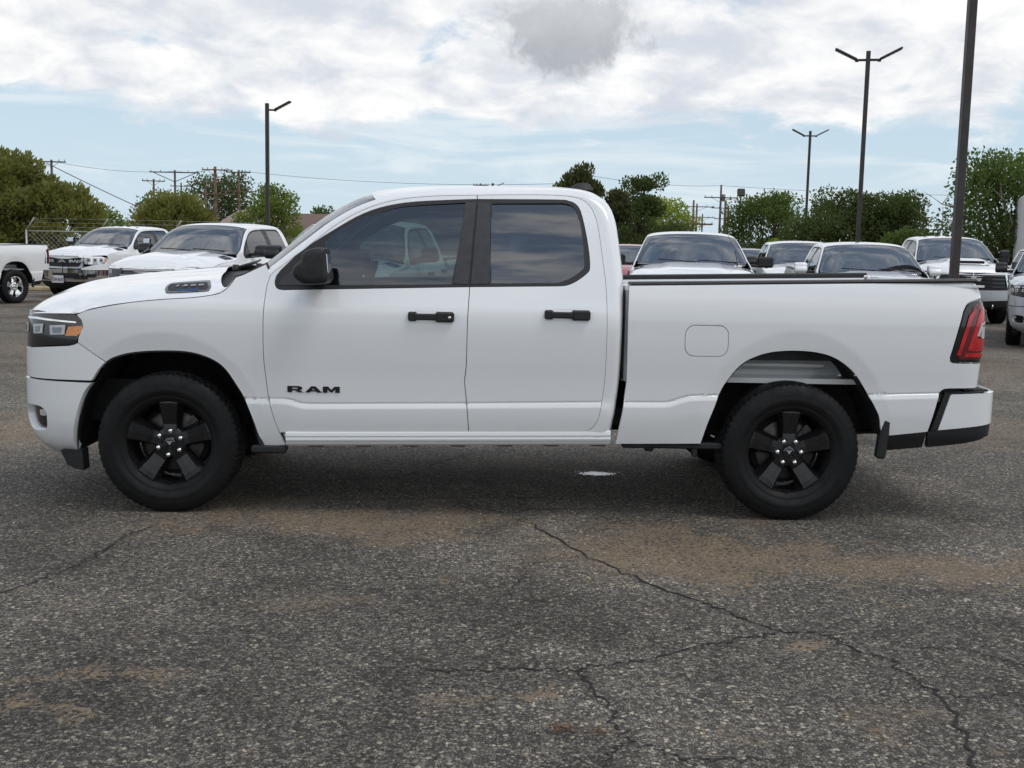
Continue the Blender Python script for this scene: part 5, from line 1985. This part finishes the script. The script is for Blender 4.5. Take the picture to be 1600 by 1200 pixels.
# ------------------------------------------------------------------ houses
def gable_house(label, x, y, w, dpt, eave, ridge, rz, wall, roof, axis='x', windows=(), over=.35):
    """gable roof whose ridge runs along axis; w along x, dpt along y"""
    h = empty('house', (x, y, 0), rz, label, 'house', None)
    MB().box((0, 0, eave / 2), (w, dpt, eave), .0).obj('wall', wall, h)
    if axis == 'x':
        sl = math.hypot(dpt / 2 + over, ridge - eave)
        prof = [(-dpt / 2 - over, eave - .05), (0, ridge), (dpt / 2 + over, eave - .05), (dpt / 2 + over, eave + .08), (0, ridge + .14), (-dpt / 2 - over, eave + .08)]
        MB().prism(prof, -w / 2 - over, w / 2 + over, 'x').obj('roof', roof, h)
        MB().prism([(-dpt / 2 + .01, eave - .05), (dpt / 2 - .01, eave - .05), (0, ridge - .05)], -w / 2, w / 2, 'x').obj('gable', wall, h)
    else:
        prof = [(-w / 2 - over, eave - .05), (0, ridge), (w / 2 + over, eave - .05), (w / 2 + over, eave + .08), (0, ridge + .14), (-w / 2 - over, eave + .08)]
        MB().prism(prof, -dpt / 2 - over, dpt / 2 + over, 'y').obj('roof', roof, h)
        MB().prism([(-w / 2 + .01, eave - .05), (w / 2 - .01, eave - .05), (0, ridge - .05)], -dpt / 2, dpt / 2, 'y').obj('gable', wall, h)
    for (wx, wz, ww, wh) in windows:
        wn = MB().box((wx, -dpt / 2 - .02, wz), (ww, .06, wh), .01).obj('window', mat('window_trim_white', (.6, .6, .58), .6), h)
        for sx in (-1, 1):
            for sz in (-1, 1):
                MB().box((wx + sx * ww * .225, -dpt / 2 - .052, wz + sz * wh * .225), (ww * .38, .02, wh * .38)).obj('pane', mat('window_dark', (.02, .022, .025), .1), wn)
    return h


def shingle(c):
    def f(t, b):
        v = objcoord(t)
        mp = t.node('ShaderNodeMapping')
        t.l.new(v, mp.inputs[0])
        mp.inputs['Scale'].default_value = (3., 3., 9.)
        n = t.noise(mp.outputs[0], 2.2, 5, .7)
        t.put(b.inputs['Base Color'], t.mix(t.ramp(n, .3, .7), tuple(q * .75 for q in c), tuple(q * 1.15 for q in c)))
    return f


M_ROOF1 = mat('roof_tan', (.30, .22, .18), .9, build=shingle((.31, .225, .185)))
M_ROOF2 = mat('roof_brown', (.16, .105, .085), .9, build=shingle((.165, .108, .088)))
M_ROOF3 = mat('roof_dark', (.05, .05, .055), .9, build=shingle((.055, .055, .06)))
M_CREAM = mat('siding_cream', (.50, .46, .38), .8, build=vary(2, .1, (.50, .46, .39)))
M_BRICK = mat('brick_tan', (.26, .16, .12), .9, build=vary(6, .25, (.27, .165, .125), .4, 30))
gable_house('cream gabled house with tan roof and small attic window before the dark tree', -16.2, 70.5, 3.4, 7.0, 2.65, 3.95, RAD(24), M_CREAM, M_ROOF1, 'y', ((-.1, 2.85, .75, .65),), .4)
gable_house('long brown-roofed house behind the light green tree', -6.6, 60.5, 10.8, 6.5, 2.35, 3.42, RAD(0), M_CREAM, M_ROOF2, 'x', ((-3.2, 1.3, 1.2, 1.0), (0, 1.3, 1.2, 1.0)))
gable_house('small brick house with gable end between the round tree and the parked trucks', 21.5, 74.5, 3.6, 5.0, 1.95, 2.72, RAD(0), M_BRICK, M_ROOF2, 'y')
gable_house('low dark-roofed house left of the brick gable', 19.3, 84.0, 5.2, 5.0, 1.95, 2.55, RAD(0), M_CREAM, M_ROOF3, 'x')

# ------------------------------------------------------------------ trees
def leaf_mat(name, col, trans=.35):
    m = bpy.data.materials.new(name)
    m.use_nodes = True
    t = NT(m.node_tree)
    t.n.clear()
    o = t.node('ShaderNodeOutputMaterial')
    v = objcoord(t)
    n = t.noise(v, 1.3, 3, .6)
    n2 = t.noise(v, 17., 2, .6)
    f = t.math('ADD', t.math('MULTIPLY', n, .6), t.math('MULTIPLY', n2, .5))
    c = t.mix(t.ramp(f, .35, .75), tuple(q * .55 for q in col), tuple(q * 1.45 for q in col))
    d = t.node('ShaderNodeBsdfDiffuse')
    tr = t.node('ShaderNodeBsdfTranslucent')
    t.put(d.inputs[0], c)
    t.put(tr.inputs[0], t.mix(.5, c, tuple(min(1, q * w) for q, w in zip(col, (2.0, 2.2, .9)))))
    mx = t.node('ShaderNodeMixShader')
    mx.inputs[0].default_value = trans
    t.l.new(d.outputs[0], mx.inputs[1])
    t.l.new(tr.outputs[0], mx.inputs[2])
    t.l.new(mx.outputs[0], o.inputs[0])
    MATS[name] = m
    return m


M_LEAFD = leaf_mat('leaf_dark', (.085, .110, .045), .35)
M_LEAFM = leaf_mat('leaf_mid', (.105, .145, .050), .4)
M_LEAFL = leaf_mat('leaf_light', (.165, .210, .065), .5)
M_LEAFY = leaf_mat('leaf_yellow', (.24, .28, .06), .5)
M_JUN = leaf_mat('juniper', (.20, .20, .07), .35)
M_PINE = leaf_mat('pine', (.095, .102, .048), .3)
M_BARK = mat('bark', (.09, .07, .05), .95, build=vary(5, .4, (.09, .07, .052), .8, 40))


def leaves(clumps, n_per, size, rs, elong=1.6, up=.3, outward=.6, centre=(0, 0, 0)):
    """leaf faces spread round clump centres (x,y,z,r)"""
    V, F = [], []
    k = 0
    c0 = np.array(centre)
    for (x, y, z, r) in clumps:
        n = int(n_per * (r ** 1.6))
        d = rs.normal(0, 1, (n, 3))
        d /= np.linalg.norm(d, axis=1)[:, None] + 1e-9
        rad = r * rs.uniform(.25, 1.08, n) ** .6
        pos = np.array((x, y, z)) + d * rad[:, None] * np.array((1, 1, .8))
        out = pos - c0
        out /= np.linalg.norm(out, axis=1)[:, None] + 1e-9
        ax = rs.normal(0, 1, (n, 3)) * (1 - outward) + (out * .5 + d * .5) * outward * 1.6 + np.array((0, 0, up))
        ax /= np.linalg.norm(ax, axis=1)[:, None] + 1e-9
        sd = np.cross(ax, rs.normal(0, 1, (n, 3)))
        sd /= np.linalg.norm(sd, axis=1)[:, None] + 1e-9
        s = size * rs.uniform(.55, 1.35, n)
        a = ax * (s * elong)[:, None]
        w = sd * s[:, None] * .5
        q = np.stack([pos - w * .5, pos + a * .45 - w, pos + a, pos + a * .5 + w], 1)
        V.append(q.reshape(-1, 3))
        F.append(np.arange(n * 4).reshape(-1, 4) + k)
        k += n * 4
    return np.vstack(V), np.vstack(F)


def limb(b, p, q, r0, r1, rs, n=4):
    pts = [Vector(p).lerp(Vector(q), i / n) + Vector(rs.normal(0, .03, 3)) * (0 if i in (0, n) else 1) * (Vector(q) - Vector(p)).length for i in range(n + 1)]
    b.tube(pts, [r0 + (r1 - r0) * i / n for i in range(n + 1)], 6)
    return pts


def tree(name, label, x, y, h, w, kind, m, seed, density=1.0, leaf=.13, base=.25, cat='tree', group=None, dead=0):
    """kind: round, upright, juniper, pine, loose"""
    rs = np.random.default_rng(seed)
    leaf *= .74
    o = empty(name, (x, y, 0), rs.uniform(0, 6.28), label, cat, group)
    b = MB()
    tr = .035 * h + .04
    top = Vector((rs.normal(0, .1) * w, rs.normal(0, .1) * w, h * (.9 if kind in ('pine', 'juniper') else .62)))
    limb(b, (0, 0, -.05), top, tr, tr * .25, rs, 6)
    clumps = []
    N = {'round': 46, 'upright': 40, 'juniper': 130, 'pine': 95, 'loose': 34}[kind]
    for k in range(N):
        u = rs.random()
        a = rs.uniform(0, 6.283)
        if kind in ('round', 'loose'):
            zc = base * h + (h - base * h) * (.12 + .80 * u ** .8)
            t = (zc / h - base) / (1 - base)
            rr = w / 2 * math.sqrt(max(.05, 1 - (2 * t - .95) ** 2)) * rs.uniform(.35, .92)
            r = (.19 if kind == 'round' else .15) * w * rs.uniform(.6, 1.15)
        elif kind == 'upright':
            zc = h * (base + (1 - base) * (.05 + .88 * u))
            t = zc / h
            rr = w / 2 * (1.0 - .55 * t) * rs.uniform(.1, .95)
            r = .17 * w * rs.uniform(.6, 1.2)
        elif kind == 'juniper':
            zc = h * (.06 + .88 * u)
            t = zc / h
            rr = w / 2 * math.sqrt(max(.02, 1 - t ** 1.8)) * rs.uniform(.55, .97)
            r = .105 * w * rs.uniform(.6, 1.2)
        else:
            zc = h * (.12 + .84 * u ** 1.1)
            t = zc / h
            rr = w / 2 * (1.02 - t) ** .85 * rs.uniform(.25, 1.0)
            r = .12 * w * rs.uniform(.6, 1.15) * (1.15 - .5 * t)
        px, py = rr * math.cos(a), rr * math.sin(a)
        clumps.append((px, py, min(zc, h - r * .6), r))
        if k % (2 if kind in ('round', 'loose', 'upright') else 5) == 0:
            s0 = rs.uniform(.3, .8)
            q = Vector((0, 0, -.05)).lerp(top, s0)
            if q.z < zc + .2:
                limb(b, q, (px, py, zc), tr * (.5 - .3 * s0), .012, rs, 3)
    b.obj('trunk', M_BARK, o)
    el, up, ow = {'juniper': (2.0, .35, .75), 'pine': (2.2, .5, .75), 'round': (1.5, .15, .4), 'loose': (1.7, -.1, .3), 'upright': (1.6, .3, .5)}[kind]
    V, F = leaves(clumps, 190 * density / (leaf / .13) ** 1.6, leaf, rs, el, up, ow, (0, 0, h * .4))
    me = mesh_from('crown', V, F)
    link('crown', me, m, o)
    if dead:
        for k in range(dead):
            b = MB()
            a = rs.uniform(2.2, 4.2)
            p = (.3 * w * math.cos(a), .3 * w * math.sin(a), h * rs.uniform(.35, .7))
            e = Vector((.62 * w * math.cos(a), .62 * w * math.sin(a), p[2] + rs.uniform(.2, 1.2)))
            pts = limb(b, p, e, .05, .008, rs, 4)
            for z in range(5):
                f = pts[1 + z % 4]
                limb(b, f, f + Vector(rs.normal(0, .35, 3)) + Vector((0, 0, .3)), .018, .004, rs, 2)
            b.obj('dead_branch', mat('dead_wood', (.26, .22, .18), .9), o)
    return o


tree('juniper_tree', 'big dense olive-green juniper at the far left edge', -18.9, 36.4, 5.05, 5.6, 'juniper', M_JUN, 11, 2.0, .13)
tree('juniper_tree', 'lower juniper sloping down to the right beside the big one', -16.5, 36.6, 3.75, 4.4, 'juniper', M_JUN, 12, 1.5, .14)
tree('juniper_tree', 'round low juniper behind the trucks, below the pole cluster', -14.1, 44.0, 3.8, 4.6, 'juniper', M_JUN, 13, 1.6, .13)
tree('shade_tree', 'dark broadleaf tree behind the tallest brown pole', -38.5, 158.0, 12.2, 11.5, 'round', M_LEAFD, 14, .8, .38, .1)
tree('shade_tree', 'smaller mid-green tree between the round juniper and the dark tree', -47.0, 162.0, 9.4, 11.0, 'round', M_LEAFM, 15, .75, .38, .1)
tree('shade_tree', 'light green loose tree behind the single-headed lamp post', -11.7, 54.0, 5.1, 3.9, 'loose', M_LEAFL, 16, 2.2, .13, .15)
tree('shade_tree', 'little green treetop over the long brown roof', -12.9, 84.3, 4.85, 2.8, 'round', M_LEAFM, 17, 1.2, .2)
tree('shade_tree', 'pale distant trees low behind the roof of the marker-light truck', -29.5, 80.0, 4.2, 4.4, 'loose', M_LEAFL, 18, 1.4, .2, .1)
tree('pine_tree', 'dark spiky pine behind the rear corner of the cab', 5.2, 53.7, 6.2, 6.6, 'pine', M_PINE, 19, 1.9, .15)
tree('pine_tree', 'lower pine spreading right of the one behind the cab', 7.6, 55.0, 4.9, 6.4, 'pine', M_PINE, 29, 1.4, .15)
tree('shade_tree', 'tall dark twin-topped tree right of the pine', 8.1, 48.5, 5.75, 3.1, 'upright', M_LEAFD, 20, 2.2, .13, .12)
tree('shade_tree', 'bright yellow-green tree beside the distant poles', 28.0, 163.0, 10.0, 10.5, 'round', M_LEAFY, 21, .9, .35, .1)
tree('shade_tree', 'round green tree behind the flood light pole', 15.35, 53.2, 4.95, 4.6, 'round', M_LEAFM, 22, 1.6, .13, .16)
tree('shade_tree', 'wide dark tree left of the tall twin-headed lamp post', 16.0, 43.1, 4.6, 4.4, 'round', M_LEAFD, 23, 1.8, .12, .1)
tree('shade_tree', 'wide dark tree right of the tall twin-headed lamp post', 19.0, 43.4, 4.45, 4.2, 'round', M_LEAFD, 24, 1.8, .12, .1)
tree('shade_tree', 'big tree with bare dead branches at the right edge', 20.7, 36.0, 5.75, 5.4, 'round', M_LEAFM, 25, 1.7, .12, .08, dead=4)
tree('shrub', 'grey-green scrub under the big right-hand tree', 17.6, 38.0, 2.9, 2.8, 'loose', M_LEAFM, 26, 2.0, .12, .05, 'shrub')
tree('shrub', 'dark scrub filling the gap below the pine and twin-topped tree', 9.6, 50.5, 3.1, 4.2, 'round', M_LEAFD, 27, 1.4, .14, .05, 'shrub')
tree('shrub', 'yellow-flecked shrub beside the small brick house', 15.9, 50.6, 2.4, 3.0, 'loose', M_LEAFY, 28, 1.4, .12, .05, 'shrub')
